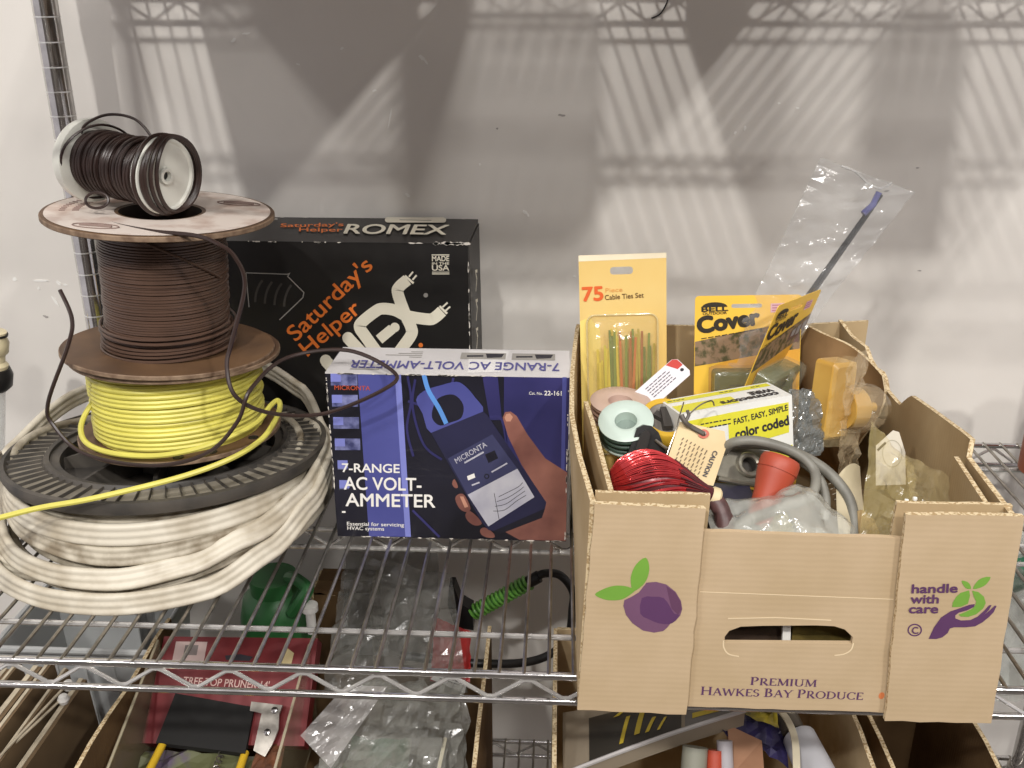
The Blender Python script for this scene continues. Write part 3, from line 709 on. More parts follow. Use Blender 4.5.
for a, b in (((516,440),(580,404)), ((606,470),(658,440)), ((540,514),(566,504))): pr.ribbon([a, b], 5, M_dial, 7)
pr.build('meter_picture', MBX)
pr = Print(fm, w4)
hand = spline2([(642,296),(646,276),(664,270),(686,284),(722,344),(780,418),(840,458)],3)[:-4]
pr.poly([(642,292),(650,274),(668,272),(688,286),(724,346),(784,424),(858,470),(858,700),(700,697),(648,668),(700,640),(780,600),(788,570),(706,446),(660,352)], M_skin, 3)
pr.poly([(648,292),(654,280),(666,278),(676,290),(668,304),(654,304)], M_skinl, 4)
for pts in ([(484,560),(496,544),(516,548),(536,592),(520,604),(498,592)], [(518,614),(530,600),(552,614),(574,642),(552,650),(528,636)], [(568,664),(584,656),(612,674),(616,690),(590,690),(572,680)], [(474,510),(482,494),(494,520),(484,524)]): pr.poly(spline2(pts, 3), M_skin, 3)
pr.poly([(500,552),(512,552),(528,586),(516,590)], M_skinl, 4)
pr.build('hand_picture', MBX)
for s, a, b, c in (("7-RANGE", (105,472), (298,474), 28), ("AC VOLT-", (110,530), (370,533), 41), ("AMMETER", (114,586), (416,589), 42)): lettering(MBX, fm, s, a, b, c, M_white, .016, flip=-1, warp=w4)
lettering(MBX, fm, "Essential for servicing", (116,652), (310,655), 12, M_white, .008, flip=-1, warp=w4)
lettering(MBX, fm, "HVAC systems", (117,667), (242,669), 12, M_white, .008, flip=-1, warp=w4)
lettering(MBX, fm, "MICRONTA", (88,203), (206,205), 14, pm('red_orange_ink', (196,84,52), .5), .0, flip=-1, warp=w4, layer=8)
lettering(MBX, fm, "Cat. No.", (728,217), (772,218), 9, M_white, .0, flip=-1, warp=w4)
lettering(MBX, fm, "22-161", (778,219), (834,220), 14, M_white, .015, flip=-1, warp=w4)
lettering(MBX, fm, "MICRONTA", (490,442), (592,384), 17, M_dial, .005, flip=-1, warp=w4, layer=9)
lettering(MBX, fm, "AC V/A METER", (516,442), (580,406), 6, M_dial, .0, flip=-1, warp=w4, layer=9)
# printing on the top flap reads from the far side
ftm = Frame((mx1, my1 + .002, mz1 + .0040), (-1, 0, -.011), (0, -1, 0))
w4t = cropwarp(0, 0, 1, [(148,62),(858,57),(860,155),(60,150)], [(MW-.004,0),(0,0),(0,.0655),(MW,.0655)])
def top_text(s, a, b, c, mt, bold=0): return lettering(MBX, ftf, s, a, b, c, mt, bold)
ftf = Frame((mx1 - .004, my1, mz1 + .0038), (-1, 0, 0), (0, -1, -.0393))
top_text("7-RANGE AC VOLT-AMMETER", (.006, .034), (.206, .0345), .0180, M_bink, .012)
for x, w_ in ((.010, .042), (.058, .044)):
    pr = Print(ftf); pr.poly([(x,.010),(x+w_,.010),(x+w_,.026),(x,.026)], M_grayk, 1); pr.poly([(x+.002,.012),(x+.020,.012),(x+.018,.023),(x+.004,.021)], M_dink, 2); pr.ribbon([(x+.022,.018),(x+.038,.019)], .004, M_dink, 2); pr.build('instrument_picture', MBX)
for k in range(4): pr = Print(ftf); pr.ribbon([(.140,.010+.0045*k),(.152+.012*((k*7)%3),.010+.0045*k)], .0016, M_grayk, 1); pr.build('bullet_line', MBX)
pr = Print(ftf); pr.ribbon([(.176,.055),(.204,.055)], .0025, M_grayk, 1); pr.build('small_caption', MBX)
pr = Print(ftf); pr.poly([(.055,.004),(.095,.004),(.092,.060),(.060,.056)], pm('pale_glossy_strip', (222,220,218), .25), 0); pr.build('pale_strip', MBX)  # paler, glossier strip across the top flap
worn_edges(MBX, Frame((mx0, my0-.0008, mz1+.0008), (1,0,0), (0,0,1)), MW, 30, 14, M_wornw, w=.0018)
worn_edges(MBX, Frame((mx0+.001, my0-.0008, mz0), (1,0,0), (0,0,1)), MH, 24, 15, M_wornw, axis='v', w=.0018)
worn_edges(MBX, Frame((mx0, my0-.0008, mz0+.001), (1,0,0), (0,0,1)), MW, 26, 16, M_wornw, w=.0022)
worn_edges(MBX, Frame((mx1-.001, my0-.0008, mz0), (1,0,0), (0,0,1)), MH, 14, 17, M_wornw, axis='v', w=.0016)

# ================================================================ produce box
PB = thing('produce_box', 'tan corrugated produce box with purple fruit logo, full of electrical bits', 'box', (.177, .81, .003))
M_inside = board('cardboard_inside', (182, 160, 124), 'Y', .04, 420, rgb2=(164, 140, 104))
pf = Frame((0, .606, 0), (1, 0, 0), (0, 0, 1))          # face of the corner flaps: u = x, v = z
pc = Frame((0, .6112, 0), (1, 0, 0), (0, 0, 1))         # face of the middle panel
pxw = homog([(577.1,707.9),(992.1,721.7),(1023,516),(594.5,503.6)], [(.0214,.003),(.3336,.003),(.3225,.1794),(.029,.181)])
def wob(pts, a, seed):
    rnd = random.Random(seed); o = []
    for i in range(len(pts)):
        p, q = pts[i], pts[(i+1) % len(pts)]; L = math.hypot(q[0]-p[0], q[1]-p[1]); n = max(1, int(L/.012))
        for k in range(n):
            t = k/n; o.append((p[0]+(q[0]-p[0])*t + (rnd.uniform(-a, a) if k else 0), p[1]+(q[1]-p[1])*t + (rnd.uniform(-a, a) if k else 0)))
    return o
mb = MB(); mb.prism([wob([(.0214,.0015),(.1045,.0005),(.1065,.1795),(.029,.1812)], .0006, 1)], pf, -.0042, 0, 0, 1)
lf = mb.build('corner_flap', [M_card, M_edge], PB)
mb = MB(); mb.prism([wob([(.2540,.0005),(.3330,.0015),(.3235,.1790),(.2435,.1785)], .0006, 2)], pf, -.0042, 0, 0, 1)
rf = mb.build('corner_flap', [M_card, M_edge], PB)
hole = [(.1295,.0635),(.2225,.0660),(.2225,.0720),(.2160,.0785),(.2080,.0812),(.1950,.0815),(.1560,.0798),(.1400,.0785),(.1320,.0745),(.1290,.0690)]
mb = MB(); mb.prism([wob([(.024,.004),(.330,.004),(.325,.1558),(.26,.1562),(.19,.1570),(.10,.1585),(.03,.1588)], .0004, 3), hole], pc, -.004, 0, 0, 0)
mb.build('front_panel', [M_card, M_edge], PB)
# pushed-in hand-hole flap hanging behind the opening, and its torn crease lines
mb = MB(); mb.sheet(lambda u, v: (.131+.09*u, .6155+.006*v+.002*v*v, .060-.0008*u-.024*v*(1-.25*(2*u-1)**2)), 10, 4, (0, .003, 0), 0, 1); mb.build('hand_hole_flap', [M_card, M_edge], PB)
pr = Print(pc)
M_crease = pm('crease_fibre', (222, 202, 166), .9)
pr.ribbon([(p.x,p.y) for p in smooth_path([(.1285,.066,0),(.1290,.060,0),(.1330,.054,0),(.1410,.052,0)],5)], .0011, M_crease, 1)
pr.ribbon([(p.x,p.y) for p in smooth_path([(.2235,.067,0),(.2225,.061,0),(.2180,.057,0),(.2110,.0555,0)],5)], .0011, M_crease, 1)
pr.ribbon([(.108,.108),(.247,.106)], .0008, M_crease, 1); pr.ribbon([(.130,.0855),(.165,.0875),(.205,.0865)], .0010, M_crease, 1)
pr.build('torn_crease', PB)
# inner corner returns behind the flaps
for (a, b, z) in ((.030, .1100, .1828), (.2415, .3200, .1800)):
    mb = MB(); mb.prism([wob([(a,.004),(b,.004),(b+.0012,z),(a,z+.0006)], .0005, 5)], Frame((0,.6195,0),(1,0,0),(0,0,1)), -.0035, 0, 0, 1); mb.build('corner_return', [M_inside, M_edge], PB)
def lerp(a, b, t): return a + (b-a)*t
def piece(keys, y):
    for (y0, v0), (y1, v1) in zip(keys[:-1], keys[1:]):
        if y <= y1: return v0 + (v1-v0)*max(0, (y-y0)/(y1-y0))
    return keys[-1][1]
def side(name, y0, y1, xt, xb, zt, th, nu=28, nv=8, m=(None, None), z0=.004):
    mb = MB()
    def fn(u, v):
        y = y0 + (y1-y0)*u; t = v; return (lerp(piece(xb, y), piece(xt, y), t*t*(3-2*t)*.6 + t*.4), y, z0 + (piece(zt, y)-z0)*v)
    mb.sheet(fn, nu, nv, (th, 0, 0), 0, 1); return mb.build(name, list(m), PB, smooth=True, angle=50)
MS = (M_cardy, M_edge)
side('side_wall', .611, 1.0, [(.611,.026),(.68,.018),(.76,.0125),(.85,.0135),(.93,.017),(1.0,.021)], [(.611,.0215),(1.0,.0215)], [(.611,.181),(.80,.181),(.805,.1835),(.97,.182),(1.0,.180)], .004, m=MS)
side('side_return', .622, .80, [(.622,.0405),(.70,.034),(.80,.0255)], [(.622,.032),(.80,.030)], [(.622,.179),(.75,.180),(.80,.177)], .0038, m=MS)
side('side_wall', .611, .995, [(.611,.3190),(.70,.3235),(.715,.331),(.87,.3290),(.93,.3225),(.965,.308),(.995,.300)], [(.611,.3330),(.995,.3300)], [(.611,.179),(.699,.1785),(.703,.1872),(.725,.186),(.80,.1765),(.845,.1700),(.868,.150),(.90,.153),(.91,.166),(.935,.164),(.945,.180),(.97,.184),(.995,.193)], -.004, nu=48, m=(M_inside, M_edge))
side('side_return', .622, .705, [(.622,.309),(.705,.3160)], [(.622,.3240),(.705,.324)], [(.622,.176),(.705,.176)], -.0035, m=(M_inside, M_edge))
mb = MB(); mb.sheet(lambda u, v: (.0215+.305*u, .996+.004*math.sin(u*5)*v, .004+(.178+.012*max(0,u-.55)*2.0)*v), 20, 4, (0, .004, 0), 0, 1); mb.build('rear_wall', [M_inside, M_edge], PB)
mb = MB(); mb.box((.0225, .616, .003), (.329, .998, .007)); mb.build('base', M_inside, PB)
# crushed inner flap in the far right corner
mb = MB(); mb.sheet(lambda u, v: (.262+.045*u+.010*math.sin(6*v+3*u), .978-.085*u+.008*math.sin(7*u+4*v), .030+(.163-.020*u)*v), 12, 10, (.003, .002, 0), 0, 1)
mb.build('crushed_flap', [pm('dark_inner_card', (150,118,78), .85, rgb2=(124,94,58), scale=16), M_edge], PB, smooth=True)
# --- printing
pw = lambda s, ox, oy: (lambda x, y: pxw(ox + x/s, oy + y/s))
wpl = pw(7.677, 575, 540)
pr = Print(pf, wpl)
ring_ = [(378,456),(430,432),(490,396),(548,322),(620,316),(700,336),(770,392),(812,462),(822,524),(806,576),(770,616),(728,640),(706,668),(676,694),(606,706),(520,690),(440,634),(390,570),(370,500)]
pr.poly(ring_, M_purple2, 1)
pr.poly(spline2([(512,440),(600,430),(680,440),(730,510),(760,560),(800,570),(768,614),(724,640),(640,634),(560,600),(500,560)],2), M_purple, 2)
pr.poly([(700,350),(768,396),(810,470),(816,530),(790,570),(740,520),(720,440)], pm('purple_ink_mid', (94,58,86), .7), 2)
pr.build('plum_print', lf)
pr = Print(pf, wpl)
pr.poly(spline2([(448,388),(428,330),(432,260),(470,180),(540,130),(568,190),(560,270),(520,340)],3), M_green, 1)
pr.poly(spline2([(152,412),(220,370),(300,346),(380,348),(440,366),(458,384),(420,416),(360,450),(280,458),(210,446)],3), M_green, 1)
pr.build('leaf_print', lf)
whc = pw(8.53, 895, 560)
pr = Print(pf, whc)
pr.poly([(284,668),(330,570),(390,486),(470,434),(560,404),(640,376),(678,372),(672,396),(610,426),(540,446),(512,468),(512,494),(560,512),(640,508),(700,480),(756,430),(800,382),(822,380),(800,420),(760,462),(800,430),(850,384),(864,388),(840,440),(800,482),(740,530),(680,562),(600,570),(500,570),(466,580),(446,620),(400,656),(350,670)], M_purple, 3)
pr.build('hand_print', rf)
pr = Print(pf, whc)
pr.poly([(486,400),(490,360),(520,310),(560,276),(630,256),(638,300),(620,370),(560,396)], M_green, 1)
pr.poly([(656,258),(710,270),(756,310),(772,364),(750,410),(690,460),(620,482),(560,478),(540,462),(600,440),(660,410),(684,380),(690,350),(670,310)], M_green, 2)
pr.poly(spline2([(644,244),(600,236),(570,190),(572,172),(620,186),(642,216)],2), M_green, 1)
pr.poly(spline2([(664,244),(690,190),(740,150),(814,142),(780,200),(730,232)],2), M_green, 1)
pr.build('fruit_print', rf)
for s, a, b in (("handle", (140,276), (528,270)), ("with", (134,362), (368,362)), ("care", (118,446), (362,446))): lettering(rf, pf, s, a, b, 72, M_purple, .028, flip=-1, warp=whc, shear=.06)
pr = Print(pf, whc); pr.poly(circ(166,594,62,30,ry=54), M_purple, 1, [circ(166,594,50,30,ry=43)[::-1]]); pr.build('copyright_ring', rf)
lettering(rf, pf, "C", (142,622), (194,622), 56, M_purple, .02, flip=-1, warp=whc)
# serif capitals drawn from thick and thin strokes
def serif_word(word, x0, x1, z, cap, parent, fr, mat, caps_big=1.18):
    T, t = .15, .07
    G = {
     'P': (.62, [('l',.14,0,.14,1,T),('s',.14,0),('s',.14,1),('c',.26,.74,.26,.26,-90,90)]), 'R': (.70, [('l',.14,0,.14,1,T),('s',.14,0),('s',.14,1),('c',.26,.74,.25,.26,-90,90),('l',.30,.48,.66,0,T),('s',.66,0)]),
     'E': (.60, [('l',.14,0,.14,1,T),('l',.06,.96,.55,.96,t),('l',.06,.04,.58,.04,t),('l',.14,.52,.44,.52,t),('l',.54,.80,.54,.98,t),('l',.57,.02,.57,.22,t)]),
     'M': (.95, [('l',.12,0,.16,1,t),('l',.16,1,.48,.06,T),('l',.48,.06,.80,1,t),('l',.80,1,.84,0,T),('s',.12,0),('s',.84,0),('s',.12,1),('s',.84,1)]), 'I': (.32, [('l',.16,0,.16,1,T),('s',.16,0),('s',.16,1)]),
     'U': (.80, [('l',.14,.34,.14,1,T),('l',.66,.34,.66,1,t),('s',.14,1),('s',.66,1),('c',.40,.34,.26,.32,180,360)]), 'H': (.84, [('l',.14,0,.14,1,T),('l',.70,0,.70,1,T),('l',.14,.52,.70,.52,t),('s',.14,0),('s',.14,1),('s',.70,0),('s',.70,1)]),
     'A': (.78, [('l',.08,0,.38,1,t),('l',.38,1,.70,0,T),('l',.2,.36,.58,.36,t),('s',.08,0),('s',.70,0)]), 'W': (1.08, [('l',.06,1,.30,0,T),('l',.30,0,.52,.92,t),('l',.52,.92,.78,0,T),('l',.78,0,1.0,1,t),('s',.06,1),('s',1.0,1)]),
     'K': (.76, [('l',.14,0,.14,1,T),('l',.18,.45,.62,1,t),('l',.28,.56,.70,0,T),('s',.14,0),('s',.14,1),('s',.62,1),('s',.70,0)]), 'S': (.54, [('c',.27,.74,.19,.22,20,270),('c',.27,.27,.20,.24,-160,90)]),
     'B': (.64, [('l',.14,0,.14,1,T),('s',.10,0),('s',.10,1),('c',.26,.76,.20,.22,-90,90),('c',.26,.27,.28,.25,-90,90),('l',.14,.97,.28,.97,t),('l',.14,.03,.28,.03,t)]), 'Y': (.74, [('l',.06,1,.36,.48,T),('l',.68,1,.36,.48,t),('l',.36,0,.36,.5,T),('s',.06,1),('s',.68,1),('s',.36,0)]),
     'O': (.88, [('c',.44,.5,.36,.48,0,360)]), 'D': (.80, [('l',.14,0,.14,1,T),('s',.10,0),('s',.10,1),('c',.28,.5,.44,.47,-90,90),('l',.14,.97,.30,.97,t),('l',.14,.03,.30,.03,t)]),
     'C': (.74, [('c',.42,.5,.34,.48,40,320),('l',.68,.72,.68,.98,t),('l',.68,.02,.68,.24,t)])}
    tot = 0; big = True; lay = []
    for ch in word:
        if ch == ' ': tot += .38; big = True; continue
        k = caps_big if big else 1.0; lay.append((ch, tot, k)); tot += (G[ch][0] + .06)*k; big = False
    sc = (x1-x0)/tot
    pr = Print(fr)
    for ch, off, k in lay:
        q = lambda x, y: (x0 + (off + x*k)*sc, z + y*k*cap)
        for g in G[ch][1]:
            if g[0] == 'l': pr.ribbon([q(g[1], g[2]), q(g[3], g[4])], g[5]*sc*k, mat, 1)
            elif g[0] == 's': pr.ribbon([q(g[1]-.13, g[2] + (.03 if g[2] < .5 else -.03)), q(g[1]+.13, g[2] + (.03 if g[2] < .5 else -.03))], .055*cap*k, mat, 1)
            else:
                _, cx, cy, rx, ry, a0, a1 = g; n = 18
                for i in range(n):
                    p = []; 
                    for a in (a0+(a1-a0)*i/n, a0+(a1-a0)*(i+1)/n):
                        r = math.radians(a); w = t + (T-t)*abs(math.cos(r))**1.5
                        p.append(((cx+rx*math.cos(r)-w/2*math.cos(r), cy+ry*math.sin(r)-w/2*math.sin(r)), (cx+rx*math.cos(r)+w/2*math.cos(r), cy+ry*math.sin(r)+w/2*math.sin(r))))
                    pr.poly([q(*p[0][0]), q(*p[0][1]), q(*p[1][1]), q(*p[1][0])], mat, 1)
    pr.build('lettering', parent)
fpan = [o for o in PB.children if o.name.startswith('front_panel')][0]
serif_word('PREMIUM', .1515, .2015, .0262, .0066, fpan, pc, M_purple, 1.12)
serif_word('HAWKES BAY PRODUCE', .1150, .2375, .0155, .0068, fpan, pc, M_purple, 1.15)
pr = Print(pc); pr.poly(circ(.2505,.020,.0022,12,ry=.0032), pm('orange_stain', (206,120,70), .8), 1); pr.build('stain', fpan)

# ================================================================ things in the produce box
def card_print_lines(parent, fr, x0, x1, y0, dy, n, mat, w=.0009, seed=1, vert=False):
    rnd = random.Random(seed); pr = Print(fr)
    for k in range(n):
        u = x0
        while u < x1 - .002:
            l = rnd.uniform(.002, .005); e = min(x1, u + l)
            a, b = (u, y0 - k*dy), (e, y0 - k*dy)
            if vert: a, b = (y0 - k*dy, u), (y0 - k*dy, e)
            pr.ribbon([a, b], w, mat, 2); u = e + .001
    pr.build('fine_print', parent)
M_tiey = pm('tie_card_yellow', (222, 184, 104), .45, rgb2=(226, 196, 124), scale=8)
# --- cable tie card
TL = Vector((.0241, .950, .2704)); tv = Vector((-.03, .16, .98)).normalized(); tu = Vector((1, 0, .045)).normalized()
TH = .235; TW = .0865
tf_ = Frame(TL - tv*TH, tu, tv)
TC = thing('cable_tie_pack', 'yellow hanging card with coloured cable ties under a clear blister', 'package', tf_.at(TW/2, 0))
hookh = rrect(.031, TH-.0195, .0535, TH-.0125, .003, 3)[::-1]; hookh2 = circ(.0422, TH-.0120, .0042, 12)
mb = MB(); mb.prism([rrect(0, 0, TW, TH, .002, 3), rrect(.031, TH-.020, .0535, TH-.0125, .003, 3)], tf_, -.0007, 0); tcard = mb.build('card', M_tiey, TC)
pr = Print(tf_); pr.poly([(0,TH-.006),(TW,TH-.005),(TW,TH),(0,TH)], pm('card_white_edge', (238,226,196), .5), 0); pr.poly([(0,0),(.026,0),(.020,TH-.075),(.010,TH-.062),(0,TH-.066)], pm('tie_card_light', (238,214,122), .45), 0); pr.build('card_print', TC)
lettering(TC, tf_, "75", (.0035, TH-.0455), (.0235, TH-.0450), .0135, pm('orange_red_ink', (222,98,40), .5), .03)
lettering(TC, tf_, "Piece", (.026, TH-.0375), (.043, TH-.037), .0042, pm('pale_orange_ink', (226,160,84), .5), .0)
lettering(TC, tf_, "Cable Ties Set", (.0255, TH-.0450), (.0640, TH-.0435), .0048, pm('brown_ink', (104,74,36), .5), .01)
bz0, bz1 = .030, TH-.0600
mb = MB()
prof = rrect(.007, bz0, TW-.009, bz1, .008, 4)
def inset(p, d): 
    cx = TW/2-.001; cy = (bz0+bz1)/2; return (cx+(p[0]-cx)*(1-d/.035), cy+(p[1]-cy)*(1-d/.07))
R0 = [tf_.at(p[0], p[1], .0008) for p in prof]; R1 = [tf_.at(*inset(p,.0025), .010) for p in prof]; R2 = [tf_.at(*inset(p,.005), .0125) for p in prof]
k = len(prof); mb.add(R0+R1+R2, [(i,(i+1)%k,k+(i+1)%k,k+i) for i in range(k)] + [(k+i,k+(i+1)%k,2*k+(i+1)%k,2*k+i) for i in range(k)] + [tuple(range(2*k,3*k))])
mb.build('blister', film('tie_blister', (236, 214, 150), .20, .1), TC, smooth=True)
mb = MB(); mb.tube([tf_.at(p[0], p[1], .0015) for p in prof], .0011, 6, True); mb.build('blister_rim', film('tie_blister_rim', (240, 224, 170), .5, .1), TC, smooth=True)
tcs = [(214,190,60),(196,184,52),(92,124,50),(66,104,48),(150,70,46),(190,86,50),(74,92,56),(170,150,60)]
tms = [pm('tie_plastic%d' % i, c, .35) for i, c in enumerate(tcs)]
rnd = random.Random(21)
for i in range(36):
    b = .018 + .052*i/35; ci = (rnd.choice([0,0,1]) if i < 8 else rnd.choice([2,3,1,0]) if i < 16 else rnd.choice([4,5,2,4]) if i < 26 else rnd.choice([6,3,4,7,2]))
    top = TH - .073 - rnd.uniform(0, .022) - (.012 if i < 4 else 0); lean = rnd.uniform(-.006, .006); n = .003 + rnd.uniform(0, .006)
    mb = MB(); p0 = (b, bz0+.012); p1 = (b+lean, top); d = Vector((p1[0]-p0[0], p1[1]-p0[1])).normalized(); q = (d.y*.0016, -d.x*.0016)
    mb.prism([[(p0[0]-q[0],p0[1]-q[1]),(p0[0]+q[0],p0[1]+q[1]),(p1[0]+q[0]*.7,p1[1]+q[1]*.7),(p1[0]-q[0]*.7,p1[1]-q[1]*.7)]], tf_, n, n+.0009); mb.build('cable_tie', tms[ci], TC)
# --- outdoor box covers on yellow cards
M_covy = pm('cover_card_yellow', (238, 194, 70), .45, var=.02)
M_covo = pm('cover_card_orange', (222, 164, 60), .45)
M_fol = pm('printed_foliage', (78, 74, 44), .5, rgb2=(142, 118, 92), scale=150, detail=6, thr=(.44,.6))
M_house = pm('printed_house', (110, 82, 74), .5, rgb2=(84, 66, 58), scale=60)
M_cink = pm('cover_ink', (40, 34, 22), .5)
M_grn = film('green_cover', (88, 92, 42), .82, .25)
def cover_pack(label, fr, W, H, curl=False):
    t = thing('cover_pack', label, 'package', fr.at(W/2, 0))
    hole_ = rrect(.036, H-.0125, .066, H-.0085, .0018, 3)
    mb = MB(); mb.prism([rrect(0, 0, W, H, .004, 4), hole_], fr, -.0006, 0); mb.build('card', M_covy, t)
    pr = Print(fr)
    pr.poly([(.0005,H-.046),(W*.5,H-.035),(W-.0005,H-.026),(W-.0005,H-.054),(W*.55,H-.061),(W*.3,H-.066),(.0005,H-.071)], M_fol, 1)
    pr.poly([(W*.62,H-.040),(W-.002,H-.031),(W-.002,H-.047),(W*.62,H-.050)], M_house, 2)
    for k in range(3): pr.poly([(W*.66+.011*k,H-.0385+.0025*k),(W*.66+.008+.011*k,H-.0368+.0025*k),(W*.66+.008+.011*k,H-.0455),(W*.66+.011*k,H-.046)], pm('printed_window', (150,146,144), .5), 3)
    pr.poly([(W*.3,H-.066),(W*.55,H-.061),(W-.0005,H-.054),(W-.0005,.002),(W*.14,.002),(W*.14,H-.072)], M_covo, 1)
    pr.poly([(.0745,H-.0175),(.0905,H-.0170),(.0905,H-.0080),(.0745,H-.0085)], pm('pink_price_sticker', (222,178,190), .5), 3)
    for k in range(3): pr.ribbon([(.076,H-.0155+.0026*k),(.0885,H-.0153+.0026*k)], .0012, pm('pink_ink', (178,96,128), .5), 4)
    pr.poly([(.007+.0125+.0125*math.cos(a), H-.0112+.0048*math.sin(a)) for a in [PI*i/12 for i in range(13)]], M_cink, 2)
    pr.build('card_print', t)
    lettering(t, fr, "BELL", (.0068, H-.0158), (.0325, H-.0150), .0050, M_cink, .03)
    lettering(t, fr, "OUTDOOR", (.0078, H-.0190), (.0315, H-.0182), .0024, M_cink, .02)
    lettering(t, fr, "Cover", (.0042, H-.0370), (.0640, H-.0285), .0150, M_cink, .055)
    pr = Print(fr)
    for k in range(9): pr.ribbon([(.0065+.0068*k, H-.0430+.00105*k), (.0120+.0068*k, H-.0421+.00105*k)], .0009, M_cink, 4)
    pr.build('fine_print', t)
    # moulded green cover under its blister
    b0, b1, x0, x1 = .010, H-.073, .017, W-.008
    mb = MB()
    for (ins, n) in ((0, .001),): pass
    lv = [(0, .0008), (.002, .014), (.005, .017), (.014, .017), (.016, .0145), (.030, .0145)]
    rings = [rrect(x0+d, b0+d, x1-d, b1-d, .004, 3) for d, n in lv]; k = len(rings[0])
    pts = [fr.at(p[0], p[1], n) for r, (d, n) in zip(rings, lv) for p in r]
    F = [(j*k+i, j*k+(i+1)%k, (j+1)*k+(i+1)%k, (j+1)*k+i) for j in range(len(lv)-1) for i in range(k)] + [tuple(range((len(lv)-1)*k, len(lv)*k))]
    mb.add(pts, F); mb.build('green_cover', M_grn, t, smooth=True, angle=35)
    for z in (.35, .62):
        mb = MB(); v = b0 + (b1-b0)*z; mb.prism([rrect(x0+.012, v, x1-.012, v+.006, .002, 3)], fr, .0140, .0200); mb.build('cover_ridge', M_grn, t)
    mb = MB(); rr = [rrect(x0-.003+d, b0-.003+d, x1+.003-d, b1+.003-d, .006, 3) for d in (0, .003, .006)]; k = len(rr[0])
    pts = [fr.at(p[0], p[1], n) for r, n in zip(rr, (.0008, .020, .0225)) for p in r]
    mb.add(pts, [(j*k+i, j*k+(i+1)%k, (j+1)*k+(i+1)%k, (j+1)*k+i) for j in range(2) for i in range(k)] + [tuple(range(2*k, 3*k))]); mb.build('blister', film('cover_blister', (214, 214, 190), .14, .1), t, smooth=True)
    return t
H1 = .20; v1 = Vector((-.085, .20, .975)).normalized(); u1 = Vector((1, 0, .03)).normalized()
cover_pack('green outdoor box cover on a yellow card standing upright beside the tie card', Frame(Vector((.1265, .945, .2310)) - v1*H1, u1, v1), .105, H1)
TLc = Vector((.2010, .860, .2490)); TRc = Vector((.2630, .948, .2400)); BLc = Vector((.183, .877, .156))
uc = (TRc-TLc).normalized(); vc = (TLc-BLc).normalized(); vc = (vc - uc*vc.dot(uc)).normalized()
cover_pack('second green outdoor box cover on a yellow card turned sideways and leaning right', Frame(TLc - vc*.175, uc, vc), .105, .175)

# --- white tag with red corner
def quad_frame(tl, tr, bl): return Frame(bl, Vector(tr)-Vector(tl), Vector(tl)-Vector(bl))
a, b, c_, d = Vector((.0646,.860,.1512)), Vector((.1106,.880,.1882)), Vector((.1224,.870,.178)), Vector((.0839,.840,.150))
fw = Frame(a, b - a, a - Vector((.0755,.842,.140)))
WT = thing('price_tag', 'white printed tag with a red corner between the tie card and the covers', 'tag', fw.at(.03, 0))
wl, wh = .066, .0250
mb = MB(); mb.prism([[(0,-wh),(wl-.003,-wh),(wl,-wh+.004),(wl,-.004),(wl-.004,0),(0,0)]], fw, -.0005, 0); mb.build('card', pm('tag_white', (226,222,226), .5), WT)
pr = Print(fw); pr.poly([(wl-.007,-.012),(wl-.0005,-.012),(wl-.0005,-.004),(wl-.004,-.0005),(wl-.012,-.0005)], pm('tag_red', (196,70,62), .5), 1); pr.poly(circ(wl-.0045,-.0155,.0018,12), M_dink, 2); pr.build('red_corner', WT)
card_print_lines(WT, Frame(fw.at(0,0), fw.U, fw.V), .024, .052, -.0055, .0030, 5, pm('tag_ink', (70,64,78), .6), .0009, 5)
card_print_lines(WT, fw, .004, .016, -.006, .004, 3, pm('tag_ink_grey', (160,158,170), .6), .001, 6)

# --- small spools and rolls
def axis_matrix(c, n): return Matrix.Translation(c) @ Vector(n).to_track_quat('Z', 'Y').to_matrix().to_4x4()
def flanged_spool(label, c, n, R, ri, h, mf, mw, mi, nw=5):
    t = thing('tape_spool', label, 'spool', c); M = axis_matrix(c, n)
    def add(nm, mt, f):
        mb = MB(); mb.M = M; f(mb); mb.build(nm, mt, t, smooth=True)
    add('upper_flange', mf, lambda m: m.lathe([(ri,-.003),(ri,-.0002),(ri+.0015,.0006),(R*.55,.0012),(R-.001,.0004),(R,-.0004),(R-.001,-.0014),(ri+.001,-.0014)], 48, close=True))
    add('core', mf, lambda m: m.lathe([(ri,-.001),(ri*.92,-h)], 32))
    add('bore_floor', mi, lambda m: m.lathe([(.0003,-h*.5),(ri,-h*.5)], 32))
    add('lower_flange', mf, lambda m: m.lathe([(.001,-h),(R,-h),(R,-h-.0015),(.001,-h-.0015)], 40))
    for k in range(nw):
        z = -.0025 - (h-.004)*(k+.5)/nw; rr = R*.93 - .0015*(k % 2); add('winding', mw, lambda m: m.tube([(rr*math.cos(q*PI/18), rr*math.sin(q*PI/18), z) for q in range(36)], (h-.004)/nw*.52, 8, True))
    return t
M_pale = pm('pinkish_plastic', (196, 170, 154), .45); M_aqua = pm('pale_aqua_plastic', (196, 212, 202), .4)
flanged_spool('pinkish beige plastic spool lying flat beneath the cable tie card', (.0614,.848,.158), (.02,-.10,1), .0285, .0115, .016, M_pale, pm('beige_thread', (150,120,104), .6), pm('mauve_inside', (152,118,126), .6))
flanged_spool('pale aqua plastic spool holding dark green wire, tilted in the box corner', (.0630,.795,.1615), (-.10,-.42,.90), .0245, .0100, .020, M_aqua, pm('dark_green_wire', (58,78,66), .4), pm('grey_green_inside', (132,146,138), .5))
t = thing('tape_roll', 'roll of yellow tape with a grey core behind the black clamp', 'tape', (.0965,.80,.156)); M = axis_matrix((.0985,.802,.1590), (.05,-.45,.88))
